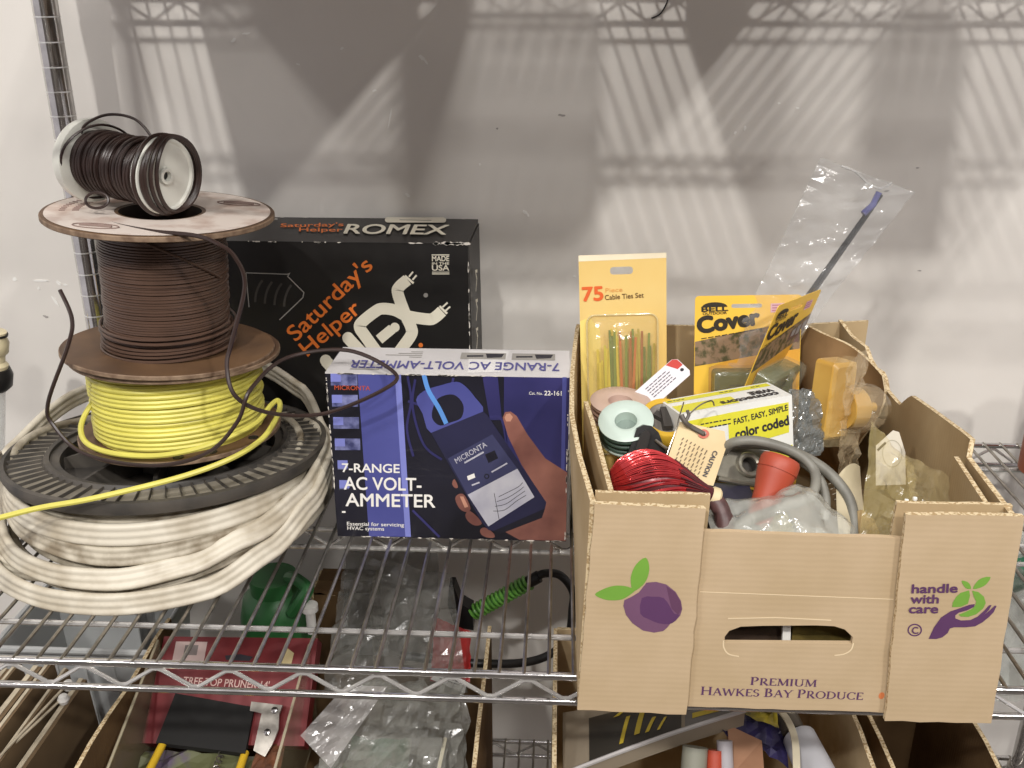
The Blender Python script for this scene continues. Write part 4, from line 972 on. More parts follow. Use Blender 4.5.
mb = MB(); mb.M = M; mb.lathe([(.0165,.0045),(.0215,.0050),(.0228,.003),(.0228,-.008),(.0165,-.008)], 44, close=True); mb.build('yellow_tape', pm('yellow_tape', (206,166,52), .45), t, smooth=True)
mb = MB(); mb.M = M; mb.lathe([(.0005,-.002),(.010,-.001),(.0165,.0035)], 40); mb.build('grey_core', pm('grey_core', (128,122,114), .5, var=.1, scale=60), t, smooth=True)
mb = MB(); mb.M = M; mb.box((-.004,-.012,-.001),(.0035,.010,.0075)); mb.M = M @ Matrix.Rotation(.9,4,'Z'); mb.box((-.003,-.011,-.001),(.003,.011,.004)); mb.build('core_grip', pm('dark_grey_grip', (64,60,56), .45), t)
# black clamp
t = thing('spring_clamp', 'black plastic clamp between the aqua spool and the red wire hank', 'clamp', (.075,.765,.135))
fb = Frame((.060,.770,.1280), (1,.04,0), (0,.35,.94))
mb = MB(); mb.prism([[(0,.0),(.012,.034),(.018,.037),(.025,.036),(.031,.0305),(.042,.0),(.034,.0),(.027,.014),(.020,.016),(.012,.0)]], fb, -.010, .004); mb.build('jaw', M_black, t)
mb = MB(); mb.prism([[(.006,.004),(.015,.030),(.020,.0335),(.0235,.029),(.017,.004)]], fb, .004, .0075); mb.build('handle', pm('black_plastic_gloss', (46,44,42), .3), t)
mb = MB(); mb.tube(smooth_path([(.088,.775,.152),(.097,.765,.149),(.104,.758,.151),(.112,.752,.154),(.118,.748,.162)],6), .0015, 8); mb.build('wire_lever', M_chrome_d, t, smooth=True)

# --- red enamelled wire hank
HK = thing('wire_hank', 'hank of shiny red enamelled copper wire tied at one end', 'wire', (.08,.68,.12))
M_redw = pm('red_enamel_wire', (196, 56, 56), .22, metal=.6, var=.15, rgb2=(150,36,40), scale=60, coat=.4)
M_redd = pm('shaded_red_wire', (92, 44, 46), .3, metal=.4, var=.1, scale=50)  # darker copy of the red wire, shade put into its colour
T0 = Vector((.1215,.668,.1590)); rnd = random.Random(31)
def hank_r(q):
    return .0050 + .0215*math.sin(min(1, q/.62)*PI/2)**1.5 if q < .62 else .0265*math.sqrt(max(.02, 1 - ((q-.62)/.40)**2))
def hank_pt(q, th, k=1.0):
    r = hank_r(q)*k
    return (.1225 - .079*q, .667 + .016*q + r*math.cos(th)*.95, .1570 + .003*math.sin(q*PI) + r*math.sin(th))
mb = MB()
for i in range(150):
    th0 = 2*PI*i/150 + rnd.uniform(-.03, .03); k = rnd.uniform(.97, 1.04); tw = .55 + rnd.uniform(-.12, .12)
    mb.tube([hank_pt(.06 + .93*j/16, th0 + tw*(j/16)**1.5*1.3, k) for j in range(17)], .00062, 5)
o = mb.build('wire_strands', M_redw, HK, smooth=True); o['kind'] = 'stuff'
mb = MB(); mb.sheet(lambda u, v: hank_pt(.04+.95*u, 2*PI*v, .97), 20, 28); mb.build('strand_core', M_redd, HK, smooth=True)
mb = MB()
for i in range(60):
    th0 = 2*PI*i/60 + rnd.uniform(-.04, .04); k = rnd.uniform(1.02, 1.08); L_q = rnd.uniform(.22, .42)
    mb.tube([hank_pt(.0 + L_q*j/9, th0 + .12*j/9, k) for j in range(10)], .0007, 5)
o = mb.build('shaded_gathered_strands', M_redd, HK, smooth=True); o['kind'] = 'stuff'  # dark overlay near the tie, imitates the end without highlights
mb = MB(); mb.M = Matrix.Translation((.1225,.667,.1560)) @ Matrix.Rotation(PI/2+.4, 4, 'Y')
mb.lathe([(.0066,-.0035),(.0078,-.002),(.0080,.002),(.0066,.0038)], 20); mb.build('tie', pm('cream_tie', (214,196,156), .6), HK, smooth=True)
mb = MB(); mb.tube(smooth_path([(.1215,.666,.1550),(.1265,.662,.1500),(.1295,.656,.1420),(.1300,.650,.1320),(.1290,.646,.1220)],5), [.0060]+[.0068]*8+[.0074]*8+[.006]*4, 12); mb.build('tail_end', pm('dark_maroon_wire', (84,58,56), .45, var=.15, scale=150), HK, smooth=True)

# --- caution tag
M_manila = pm('manila_tag', (220, 200, 158), .7, rgb2=(206,182,136), scale=14)
fcq = Frame((.0930,.730,.1569), Vector((.1452,.745,.1756))-Vector((.1038,.745,.1802)), Vector((.1038,.745,.1802))-Vector((.0930,.726,.1480)))
CT = thing('caution_tag', 'crumpled manila caution tag with a red eyelet lying on the red wire', 'tag', (.118,.735,.145))
CO = Vector((.0890,.7240,.1452)); CU = Vector((.0425,-.002,-.0085)); CV = Vector((.0150,.0235,.0375))
def tagpt(u, v, n=0):
    p = CO + CU*u + CV*v; N_ = CU.cross(CV).normalized(); return p + N_*(n + .0022*math.sin(u*5+.6)*math.sin(v*3+.4) - .0030*(v-.5)**2)
mb = MB(); mb.sheet(lambda u, v: tagpt(u*(1-.13*max(0,v-.75)*4*(1 if u > .5 else 0)), v), 14, 14, (0,.0004,-.0003)); mb.build('tag_card', M_manila, CT, smooth=True)
class TagFrame:
    def at(self, u, v, n=0): return tagpt(u, v, n + .0006)
tfr = TagFrame()
M_tagink = pm('tag_brown_ink', (110, 96, 78), .8)
pr = Print(tfr); rnd = random.Random(3)
for k in range(7):
    u = .16 + .085*k; v = .72 - .02*k
    while v > .10 + .03*k*0: l = rnd.uniform(.04, .09); pr.ribbon([(u, v), (u-.02, v-l)], .018, M_tagink, 1); v -= l + .03
pr.build('fine_print', CT)
lettering(CT, tfr, "CAUTION", (.790, .62), (.740, .14), .085, M_dink, .03, layer=3)
mb = MB()
P = [tagpt(.50+.105*math.cos(q*PI/12), .87+.085*math.sin(q*PI/12), .0012) for q in range(24)]; mb.add([tagpt(.50,.87,.0014)] + P, [(0, 1+i, 1+(i+1) % 24) for i in range(24)]); mb.build('red_eyelet', pm('eyelet_red', (196,104,84), .6), CT)
mb = MB(); mb.tube([tagpt(.50+.035*math.cos(q*PI/6), .87+.03*math.sin(q*PI/6), .0018) for q in range(12)], .0007, 5, True); mb.build('eyelet_hole', M_chrome_d, CT, smooth=True)
mb = MB(); mb.tube(smooth_path([tagpt(.50,.87,.002), (.1130,.744,.1795), (.1075,.742,.1845), (.1040,.744,.1900)],6), .0022, 8); mb.tube([(.1075,.742,.1845),(.1105,.745,.1895),(.1090,.746,.1935)], .0014, 6); mb.build('tag_tie', pm('grey_tie', (92,86,78), .5), CT, smooth=True)
mb = MB(); mb.tube(smooth_path([(.1060,.748,.2000),(.1030,.746,.1880),(.1000,.742,.1760),(.0950,.735,.1640),(.0910,.728,.1540)],6), .0006, 5); mb.tube(smooth_path([(.1090,.745,.1880),(.120,.757,.1930),(.131,.765,.1945),(.134,.765,.1900)],6), .0007, 5); mb.build('tie_wire', M_chrome_d, CT, smooth=True)

# --- wire connector box
M_wcy = pm('connector_yellow', (222, 216, 62), .45); M_wcw = pm('connector_white', (232, 232, 226), .45)
O = Vector((.1140,.7700,.1190)); U_ = Vector((.1000,.0285,.0085)).normalized(); V_ = Vector((-.11,.10,.99)); 
fx = Frame(O, U_, V_); CWd, CHt, CDp = .1045, .0580, .046
WC = thing('connector_box', 'yellow and white wire connector box lying tilted in the middle of the produce box', 'box', fx.at(CWd/2, 0, -CDp/2))
mb = MB(); mb.hexa([fx.at(0,0,0),fx.at(CWd,0,0),fx.at(CWd,0,-CDp),fx.at(0,0,-CDp)], [fx.at(0,CHt,0),fx.at(CWd,CHt,0),fx.at(CWd,CHt,-CDp),fx.at(0,CHt,-CDp)]); mb.build('carton_body', M_wcw, WC)
pr = Print(fx)
pr.poly([(.003,CHt-.007),(.050,CHt-.006),(.048,CHt-.016),(.003,CHt-.017)], M_wcy, 1)
pr.poly([(.0435,.018),(CWd-.004,.024),(CWd-.0035,CHt-.006),(.0435,CHt-.006)], M_wcy, 1)
pr.poly([(.0435,.0),(CWd-.001,.0),(CWd-.001,.012),(.0435,.006)], M_wcy, 1)
pr.build('front_print', WC)
lettering(WC, fx, "FAST, EASY, SIMPLE", (.049, CHt-.0175), (.1000, CHt-.0130), .0052, M_dink, .02)
lettering(WC, fx, "color coded", (.0500, CHt-.0310), (.1005, CHt-.0265), .0085, M_dink, .035)
card_print_lines(WC, fx, .018, .046, CHt-.012, .004, 2, M_dink, .0012, 9)
fxt = Frame(fx.at(CWd, CHt, -CDp), -fx.U, fx.N)
for pts in ([(.003,.003),(CWd-.002,.003),(CWd-.002,.012),(.003,.012)], [(CWd*.45,.022),(CWd-.002,.022),(CWd-.002,CDp-.004),(CWd*.45,CDp-.004)]):
    pr = Print(fxt); pr.poly(pts, M_wcy, 1); pr.build('yellow_stripe', WC)
lettering(WC, fxt, "WIRE", (.008,.0205), (.030,.0205), .0085, M_dink, .05)
lettering(WC, fxt, "connectors", (.008,.0325), (.062,.0325), .0090, M_dink, .04)
for x, w in ((.012,.010),(.038,.014),(.085,.016)): card_print_lines(WC, fxt, x, x+w, .0075, .003, 1, M_dink, .002, int(x*1000))
# --- metal bracket with a lock-nut
ST = pm('galvanised_steel', (150, 146, 132), .35, metal=.7, var=.15, scale=50)
fk = Frame((.1385,.7380,.1440), (.0450,.006,-.0105), (.006,.018,.0150))
KB = thing('metal_bracket', 'galvanised metal bracket with a round lock-nut under the grey cable', 'bracket', fk.at(.022, .008))
mb = MB(); mb.prism([rrect(-.003,-.008,.048,.024,.005,4), circ(.0255,.008,.0070,20)], fk, -.0012, 0); mb.build('plate', ST, KB)
mb = MB(); mb.tube([fk.at(.0255+.0088*math.cos(q*PI/14), .008+.0088*math.sin(q*PI/14), .0015) for q in range(28)], .0026, 8, True); mb.build('lock_nut', ST, KB, smooth=True)
mb = MB(); mb.M = Matrix.Translation(fk.at(.0255,.008,-.004)) @ Vector(fk.N).to_track_quat('Z','Y').to_matrix().to_4x4(); mb.lathe([(.0066,.005),(.0066,-.004),(.0003,-.004)], 24); mb.build('dark_bore', pm('dark_bore_steel', (60,56,50), .5), KB, smooth=True)
mb = MB(); mb.tube([fk.at(-.002,-.0085,.001), fk.at(.015,-.0095,.002), fk.at(.040,-.0085,.001)], .0024, 8); mb.build('rolled_edge', ST, KB, smooth=True)
mb = MB(); mb.M = Matrix.Translation(fk.at(.0045,.016,.0)) @ Vector(fk.N).to_track_quat('Z','Y').to_matrix().to_4x4(); mb.lathe([(.0034,0),(.0034,.001),(.0020,.0026),(.0002,.003)], 16); mb.build('screw', M_chrome, KB, smooth=True)
# --- grey cable
GC = thing('grey_cable', 'grey round cable looping over the bracket and the orange boot', 'cable', (.20,.73,.10))
M_gc = pm('grey_cable_sheath', (142, 140, 130), .5, rgb2=(112,110,102), scale=30)
mb = MB(); mb.tube(smooth_path([(.142,.748,.156),(.1480,.738,.1690),(.1681,.733,.1725),(.1963,.730,.1645),(.2110,.720,.1530),(.2045,.698,.1430),(.1817,.685,.1395),(.158,.676,.1345),(.140,.672,.126)],8), .0042, 10); mb.build('cable_loop', M_gc, GC, smooth=True)
mb = MB(); mb.tube(smooth_path([(.146,.760,.150),(.1560,.753,.1610),(.1898,.750,.1590),(.2238,.746,.1440),(.2430,.733,.1265),(.2480,.720,.1090),(.2450,.708,.0950)],8), .0046, 10); mb.build('cable_loop', M_gc, GC, smooth=True)
mb = MB(); mb.tube(smooth_path([(.200,.756,.150),(.220,.748,.138),(.228,.738,.120),(.226,.728,.104)],8), .0042, 10); mb.build('cable_loop', M_gc, GC, smooth=True)
# --- orange rubber boot
t = thing('rubber_boot', 'orange-red rubber cable boot standing out of the grey cable loop', 'boot', (.165,.69,.12))
A_ = Vector((.1610,.684,.1240)); B_ = Vector((.1815,.712,.1680)); Mx = Matrix.Translation(A_) @ (B_-A_).to_track_quat('Z','Y').to_matrix().to_4x4(); hl = (B_-A_).length
mb = MB(); mb.M = Mx; mb.lathe([(.0002,-.002),(.0090,-.002),(.0098,.004),(.0115,hl*.45),(.0150,hl*.72),(.0160,hl*.85),(.0158,hl*.95),(.0145,hl),(.0128,hl+.0005),(.0120,hl-.010),(.0002,hl-.010)], 36)
M_boot = pm('orange_rubber', (178, 78, 54), .5, rgb2=(162,66,44), scale=30)
mb.build('boot_shell', M_boot, t, smooth=True, angle=60)
mb = MB(); mb.M = Mx; mb.tube([(.0159*math.cos(q*PI/18), .0159*math.sin(q*PI/18), hl*.80) for q in range(36)], .0005, 6, True); mb.build('boot_ridge', M_boot, t, smooth=True)

# ================================================================ crumpled film bags
def crumple(mb, fn, nu, nv, amp, seed, freq=60, m=0):
    """surface fn(u,v) creased by ridged noise along its normal"""
    off = Vector((seed*3.1, seed*1.7, seed*.9))
    def g(u, v):
        p = Vector(fn(u, v)); e = .01
        n = (Vector(fn(min(1,u+e), v)) - Vector(fn(max(0,u-e), v))).cross(Vector(fn(u, min(1,v+e))) - Vector(fn(u, max(0,v-e))))
        n = n.normalized() if n.length > 1e-9 else Vector((0,0,1))
        q = p*freq + off
        k = abs(noise.noise(q))*1.2 - .4 + .5*abs(noise.noise(q*2.3)) 
        return p + n*amp*k
    mb.sheet(g, nu, nv, None, m)
def bilin(a, b, c, d):
    a, b, c, d = map(Vector, (a, b, c, d)); return lambda u, v: a*(1-u)*(1-v) + b*u*(1-v) + c*u*v + d*(1-u)*v
def pillow(mb, a, b, c, d, h, nu, nv, amp, seed, freq=60):
    f = bilin(a, b, c, d); n = (Vector(b)-Vector(a)).cross(Vector(d)-Vector(a)).normalized()
    for s in (1, -1):
        crumple(mb, lambda u, v: f(u, v) + n*s*h*(math.sin(PI*u)*math.sin(PI*v))**.6, nu, nv, amp, seed + s, freq)
t = thing('plastic_bag', 'crumpled clear plastic bag lying just behind the produce box front panel', 'bag', (.17,.66,.11))
mb = MB(); crumple(mb, lambda u, v: (.118+.105*u, .630+.060*v, .1380 + .026*math.sin(PI*u)**.8*math.sin(PI*min(1,v*.9))*(.55+.75*u) + .006*math.sin(9*u+2)*v), 44, 24, .010, 2, 28); mb.build('bag_film', film('front_bag_film', (212, 213, 202), .42, .16), t, smooth=True, angle=70)
mb = MB(); crumple(mb, lambda u, v: (.125+.095*u, .640+.045*v, .118+.012*math.sin(PI*u)), 24, 14, .010, 5, 36); mb.build('bag_fold', film('front_bag_film', (212, 213, 202), .42, .16), t, smooth=True, angle=70)
t = thing('plastic_bag', 'crinkled dark silvery plastic bag right of the connector box', 'bag', (.23,.83,.11))
mb = MB(); pillow(mb, (.2125,.800,.120), (.2430,.812,.126), (.2470,.850,.1735), (.2150,.845,.1735), .010, 24, 26, .007, 8, 70); mb.build('bag_film', film('dark_bag_film', (120, 124, 122), .6, .12), t)
# long bag with a black rod
t = thing('rod_bag', 'long clear plastic bag holding a black rod, rising out of the produce box', 'bag', (.22,.93,.12))
mb = MB(); mb.tube([(.196,.930,.150),(.2550,.952,.240),(.3130,.968,.330)], .0026, 8); mb.tube([(.203,.936,.150),(.2590,.957,.238),(.3100,.970,.322)], .0022, 8); mb.build('black_rod', pm('black_rod', (26,26,30), .35), t, smooth=True)
mb = MB(); mb.tube([(.297,.963,.312),(.3060,.966,.320),(.3110,.968,.332)], .0032, 8); mb.build('blue_tip', pm('blue_grey_tip', (84,86,150), .4), t, smooth=True)
for s in (-1, 1):
    mb = MB(); crumple(mb, lambda u, v: Vector((.190,.935,.155))*(1-v) + Vector((.298,.967,.349))*v + Vector((.028+.016*(v-.4), 0, -.013))*(2*u-1)*(1.0+.25*v) + Vector((0, s*.008*math.sin(PI*u)*(1-.6*v), 0)), 8, 30, .006, 12+s, 60); mb.build('bag_film', film('rod_bag_film', (214,214,212), .17, .1), t)
mb = MB(); mb.tube(smooth_path([(.2700,.962,.3580),(.285,.965,.352),(.3000,.968,.3400),(.3130,.970,.3355),(.3225,.970,.3410)],6), .0012, 6); mb.build('bag_seam', film('rod_bag_seam', (235,235,232), .6, .1), t, smooth=True)
# brass-yellow plug fitting in film
GP = thing('brass_fitting', 'gold-yellow block fitting with a round stub wrapped in clear film', 'fitting', (.255,.83,.12))
M_gold = pm('gold_yellow_plastic', (212, 172, 88), .35, rgb2=(192,148,66), scale=18, coat=.2)
fg = Frame((.2440,.822,.1330), (.0300,.018,-.004), (-.012,.0,.0715))
mb = MB()
lv = [(0.0,-.020),(0,.0),(.0035,.0035)]
rg = [rrect(d, d, .031-d, .0725-d, .004, 3) for d, n in lv]; k = len(rg[0])
mb.add([fg.at(p[0], p[1], n) for r, (d, n) in zip(rg, lv) for p in r], [(j*k+i, j*k+(i+1)%k, (j+1)*k+(i+1)%k, (j+1)*k+i) for j in range(2) for i in range(k)] + [tuple(range(2*k,3*k)), tuple(reversed(range(k)))]); mb.build('block', M_gold, GP, smooth=True, angle=35)
Mg = Matrix.Translation((.268,.838,.1590)) @ Vector((.85,.35,-.10)).to_track_quat('Z','Y').to_matrix().to_4x4()
mb = MB(); mb.M = Mg; mb.lathe([(.0002,-.006),(.0190,-.006),(.0190,.011),(.0175,.013),(.0002,.013)], 32); mb.build('round_stub', M_gold, GP, smooth=True)
mb = MB(); mb.M = Mg; mb.lathe([(.0045,.013),(.0045,.030),(.0002,.030)], 20); mb.build('pin', M_gold, GP, smooth=True)
mb = MB(); crumple(mb, lambda u, v: fg.at(-.004+.040*u, -.004+.085*v, .006+.004*math.sin(PI*u)), 10, 14, .006, 20, 70); mb.build('film_wrap', film('fitting_film', (226,206,160), .15, .1), GP)
mb = MB(); mb.M = Mg; mb.lathe([(.023,-.008),(.024,.010),(.021,.028),(.012,.040)], 14); mb.build('film_wrap', film('fitting_film2', (216,196,160), .26, .1), GP)
mb = MB(); crumple(mb, lambda u, v: (.2600+.024*u-.004*v, .815+.025*u, .095+.120*v), 8, 18, .010, 23, 60); mb.build('film_wrap', film('fitting_film2', (216,196,160), .26, .1), GP)
# folded instruction sheet + printed card
t = thing('instruction_sheet', 'folded cream instruction sheet standing by the grey cable end', 'paper', (.25,.72,.10))
mb = MB(); mb.sheet(lambda u, v: (.2360+.024*u-.004*math.sin(2*v)+.004*v, .742-.040*(1-v)+.020*u*v, .090+.050*v+.004*math.sin(3*u)-.014*(u-.5)**2), 10, 12, (.0006,0,.0003)); mb.build('sheet', pm('cream_paper', (206,194,164), .8, rgb2=(180,168,138), scale=30), t, smooth=True)
fi = Frame((.2385,.7160,.100), (.0225,.012,.002), (.003,.030,.036)); card_print_lines(t, fi, .004, .020, .040, .0045, 7, pm('faint_grey_ink', (124,116,100), .8), .0008, 13)
t = thing('printed_card', 'white card with faint round print standing in front of the tan side wall', 'card', (.29,.775,.11))
fp = Frame((.2780,.7650,.1180), (.0315,.012,-.002), (.004,.022,.045))
mb = MB(); mb.prism([[(0,0),(.031,-.002),(.033,.026),(.028,.044),(.022,.046),(.003,.034)]], fp, -.0005, 0); mb.build('card', pm('off_white_card', (214,208,192), .6), t)
pr = Print(fp); M_fg = pm('faint_card_ink', (176,170,152), .7)
pr.poly(circ(.019,.026,.0105,24,ry=.012), M_fg, 1, [circ(.019,.026,.0097,24,ry=.0112)[::-1]]); pr.ribbon([(.004,.030),(.013,.036)], .0022, M_dink, 2); pr.build('round_print', t)
t = thing('clear_pouch', 'large yellowed clear plastic pouch in the right front corner of the box', 'bag', (.27,.70,.10))
mb = MB(); crumple(mb, bilin((.2300,.648,.112), (.2750,.640,.120), (.2990,.742,.1480), (.2665,.765,.1800)), 14, 22, .010, 31, 40); mb.build('pouch_film', M_filmy, t)
mb = MB(); crumple(mb, bilin((.2750,.640,.112), (.3130,.650,.120), (.3180,.720,.1500), (.2910,.750,.1580)), 10, 18, .008, 33, 40); mb.build('pouch_film', film('pouch_film_pale', (206,188,136), .26, .14), t)
for q in ((.2760,.690,.1440), (.2830,.692,.1450)):
    mb = MB(); mb.M = Matrix.Translation(q); mb.lathe([(.0002,.0018),(.0016,.0012),(.0019,0),(.0016,-.0012),(.0002,-.0018)], 12); mb.build('snap_bead', M_white, t, smooth=True)
mb = MB(); mb.sheet(lambda u, v: (.2395+.014*u, .655+.035*v, .105+.026*v+.004*math.sin(7*v+4*u)), 6, 8, (0,.0006,0)); mb.build('torn_liner', pm('brown_liner', (150,126,84), .8), t)
# dark odds and ends down in the box, visible between the things on top
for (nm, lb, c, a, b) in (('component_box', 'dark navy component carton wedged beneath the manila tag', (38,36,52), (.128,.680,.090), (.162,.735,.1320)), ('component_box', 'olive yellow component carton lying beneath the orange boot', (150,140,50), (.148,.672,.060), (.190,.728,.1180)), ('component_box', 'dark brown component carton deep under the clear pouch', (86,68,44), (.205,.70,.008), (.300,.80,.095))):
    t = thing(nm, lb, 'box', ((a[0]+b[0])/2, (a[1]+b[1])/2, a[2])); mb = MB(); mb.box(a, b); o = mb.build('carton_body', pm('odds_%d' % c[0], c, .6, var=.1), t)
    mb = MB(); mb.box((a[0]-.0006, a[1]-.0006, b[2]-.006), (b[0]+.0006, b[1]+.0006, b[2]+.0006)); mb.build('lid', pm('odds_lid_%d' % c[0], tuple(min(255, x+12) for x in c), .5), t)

# ================================================================ things at the edges of the shelf
t = thing('hose_fitting', 'cream and black hose fitting on a clear tube at the left edge', 'fitting', (-.642,1.03,.001))
Mh = Matrix.Translation((-.660,1.035,.060)) @ Matrix.Rotation(.20, 4, 'Y')
def hp(nm, mt, prof): 
    mb = MB(); mb.M = Mh; mb.lathe(prof, 28); mb.build(nm, mt, t, smooth=True)
hp('clear_tube', film('tube_film', (210,212,208), .4, .1), [(.0002,-.058),(.010,-.058),(.0105,-.02),(.0105,.022),(.0002,.022)])
hp('black_collar', M_black, [(.0002,.020),(.013,.020),(.018,.026),(.0185,.040),(.0150,.048),(.0002,.048)])
hp('cream_cap', pm('cream_plastic', (218,206,170), .4), [(.0130,.048),(.0135,.052),(.0100,.056),(.0100,.064),(.0135,.068),(.0140,.080),(.0115,.086),(.0115,.093),(.0002,.094)])
hp('cap_ring', M_black, [(.0118,.0880),(.0128,.0886),(.0128,.0905),(.0118,.0910)])
t = thing('clay_can', 'reddish brown round can cut off by the right edge', 'can', (.567,1.025,.004))
Mh = Matrix.Translation((.5670,1.025,.0042))
hp('can_body', pm('terracotta_paint', (160,92,62), .5, rgb2=(140,76,52), scale=20), [(.0002,0),(.034,0),(.036,.002),(.036,.050),(.0345,.053),(.036,.056),(.036,.112),(.033,.116),(.0002,.116)])
hp('can_band', pm('can_band', (196,150,124), .5), [(.0362,.058),(.0366,.060),(.0366,.074),(.0362,.076)])

# ================================================================ lower shelf
LZ = -.4765
A1 = carton('open_carton', 'open brown carton on the lower shelf, below spools, holding the red package', -.465, -.076, .64, .985, LZ, -.200, M_dcard, .0045, rear_drop=.065)
A2 = carton('open_carton', 'open tan carton of packets on the lower shelf under the produce box', .008, .318, .66, .98, LZ, -.195, M_cardy, .0045)
A3 = carton('open_carton', 'dark empty brown carton on the lower shelf at the far right', .345, .447, .66, .98, LZ, -.205, M_dcard, .0045)
# flat boards standing on edge at the far left
M_brd = pm('brown_backing_board', (112, 92, 66), .8, var=.1, scale=12); M_brde = pm('pale_board_edge', (196,184,160), .8, var=.08, scale=60)
for i, (x, tz, th) in enumerate(((-.650,-.205,.010),(-.632,-.196,.005),(-.616,-.203,.008),(-.598,-.192,.005),(-.580,-.198,.010),(-.561,-.190,.006),(-.545,-.200,.005),(-.530,-.214,.009))):
    t = thing('backing_board', ('thin brown backing board on edge at far left, %s of the row' % ['first','second','third','fourth','fifth','sixth','seventh','eighth'][i]), 'board', (x, .80, LZ), group='boards on edge at far left')
    mb = MB(); mb.hexa([(x,.68,LZ),(x+th,.68,LZ),(x+th,.90,LZ),(x,.90,LZ)], [(x-.006,.68,tz),(x+th-.006,.68,tz),(x+th-.006,.885,tz),(x-.006,.885,tz)]); mb.build('board_sheet', M_brd, t)
    mb = MB(); mb.box((x-.0062,.6795,tz-.001),(x+th*.55-.006,.8855,tz+.001)); mb.build('pale_edge', M_brde, t)
for i, (y, z) in enumerate(((.842,-.190),(.828,-.197))):
    t = thing('white_tip_stick', 'thin stick with round white tip beside the boards, %s one' % ('upper','lower')[i], 'stick', (-.525,y,z), group='white-tipped sticks')
    mb = MB(); mb.tube([(-.560-.01*i,.70,z-.012),(-.528,y,z)], .0014, 6); mb.build('stick', M_brde, t, smooth=True)
    mb = MB(); mb.M = Matrix.Translation((-.525,y+.003,z)); mb.lathe([(.0002,-.0065),(.0045,-.0048),(.0065,0),(.0045,.0048),(.0002,.0065)], 16); mb.build('tip', M_white, t, smooth=True)
# pale bin
t = thing('plastic_bin', 'pale grey plastic bin behind the boards on the lower shelf', 'bin', (-.575,1.03,LZ))
M_bin = pm('pale_grey_plastic', (184,186,184), .45, rgb2=(166,168,168), scale=5)
bx0, bx1, by0, by1 = -.672, -.478, .945, 1.09; ins = .022
def ring4(e, z): return [(bx0+e,by0+e,z),(bx1-e,by0+e,z),(bx1-e,by1-e,z),(bx0+e,by1-e,z)]
mb = MB(); pts = ring4(ins, LZ) + ring4(.004, -.225) + ring4(.006, -.226) + ring4(ins+.002, LZ+.004)
mb.add(pts, [(0,1,2,3)] + [(j*4+i, j*4+(i+1)%4, (j+1)*4+(i+1)%4, (j+1)*4+i) for j in range(3) for i in range(4)] + [(12,13,14,15)]); mb.build('bin_body', M_bin, t)
mb = MB(); P = ring4(0, -.222); mb.tube(P + [P[0]], .0045, 8); mb.build('rim', M_bin, t, smooth=True)
for x in (-.63,-.60,-.565,-.53):
    mb = MB(); mb.tube([(x,.966,LZ+.01),(x,.951,-.235)], .003, 6); mb.build('moulded_rib', M_bin, t, smooth=True)
# red pruner package with its parts showing
M_red = pm('red_package', (132, 42, 44), .45, rgb2=(108,32,36), scale=14)
fr = Frame((-.4600,.855,-.2760), (1,0,.02), (.0,.100,.0760))
RP = thing('pruner_package', 'red tree pruner package lying in the carton below the spools', 'package', fr.at(.09, 0, -.02))
RW, RH = .186, .122
mb = MB(); mb.hexa([fr.at(0,0,-.022),fr.at(RW,0,-.022),fr.at(RW,RH,-.022),fr.at(0,RH,-.022)], [fr.at(0,0,0),fr.at(RW,0,0),fr.at(RW,RH,0),fr.at(0,RH,0)]); mb.build('carton_body', M_red, RP)
lettering(RP, fr, "TREE TOP PRUNER 14'", (.034, .066), (.136, .062), .0085, pm('pale_pink_print', (222,188,178), .5), .01)
pr = Print(fr); pr.poly([(.016,.088),(.054,.090),(.054,.116),(.016,.116)], pm('pinkish_label', (196,172,166), .5), 1); pr.poly([(.028,.100),(.044,.100),(.044,.112),(.028,.112)], pm('label_picture', (120,110,106), .5), 2); pr.build('picture_label', RP)
pr = Print(fr); pr.poly([(.078,.100),(.096,.102),(.112,.099),(.108,.094),(.080,.095)], M_dink, 1); pr.build('dark_emblem', RP)
pr = Print(fr); pr.poly([(.140,.090),(.158,.088),(.160,.104),(.148,.112)], pm('cream_sticker', (206,188,140), .5), 1); pr.build('cream_sticker', RP)
fq = Frame((-.4341,.838,-.2600), (.0980,0,-.0150), (.004,.047,.0280))
mb = MB(); mb.prism([[(0,0),(.0985,.003),(.0945,.054),(.0035,.056)]], fq, -.010, .004); mb.build('black_pouch', pm('black_cloth', (24,23,22), .85, bump=.1), RP)
fy = pm('yellow_handle', (220,180,48), .4)
for a, b in (((-.428,.842,-.262), (-.4292,.770,-.266)), ((-.3385,.846,-.276), (-.337,.790,-.280))):
    mb = MB(); mb.tube([a, b], .0045, 10); mb.build('yellow_handle', fy, RP, smooth=True)
mb = MB(); mb.tube([(-.363+.0035*math.cos(q*.9), .850-.0010*q, -.272+.0035*math.sin(q*.9)-.0001*q) for q in range(80)], .0009, 5); mb.build('spring', M_chrome_d, RP, smooth=True)
fb_ = Frame((-.3270,.838,-.2740), (1,0,-.03), (.0,.045,.0360))
mb = MB(); mb.prism([[(0,.006),(.014,.0),(.020,.014),(.024,.030),(.022,.046),(.024,.056),(-.012,.058),(-.012,.048),(.002,.046)]], fb_, 0, .004); mb.build('steel_hinge', M_chrome_d, RP)
for (u, v) in ((.012,.026),(.016,.050)):
    mb = MB(); mb.M = Matrix.Translation(fb_.at(u,v,.004)) @ Vector(fb_.N).to_track_quat('Z','Y').to_matrix().to_4x4(); mb.lathe([(.004,0),(.0035,.0018),(.0002,.0026)], 14); mb.build('rivet', M_chrome, RP, smooth=True)
mb = MB(); crumple(mb, bilin((-.335,.770,-.300),(-.292,.770,-.300),(-.296,.862,-.270),(-.325,.858,-.272)), 8, 12, .008, 41, 80); mb.build('rusty_blade', pm('rust', (120,72,44), .8, rgb2=(78,48,32), scale=60), RP)
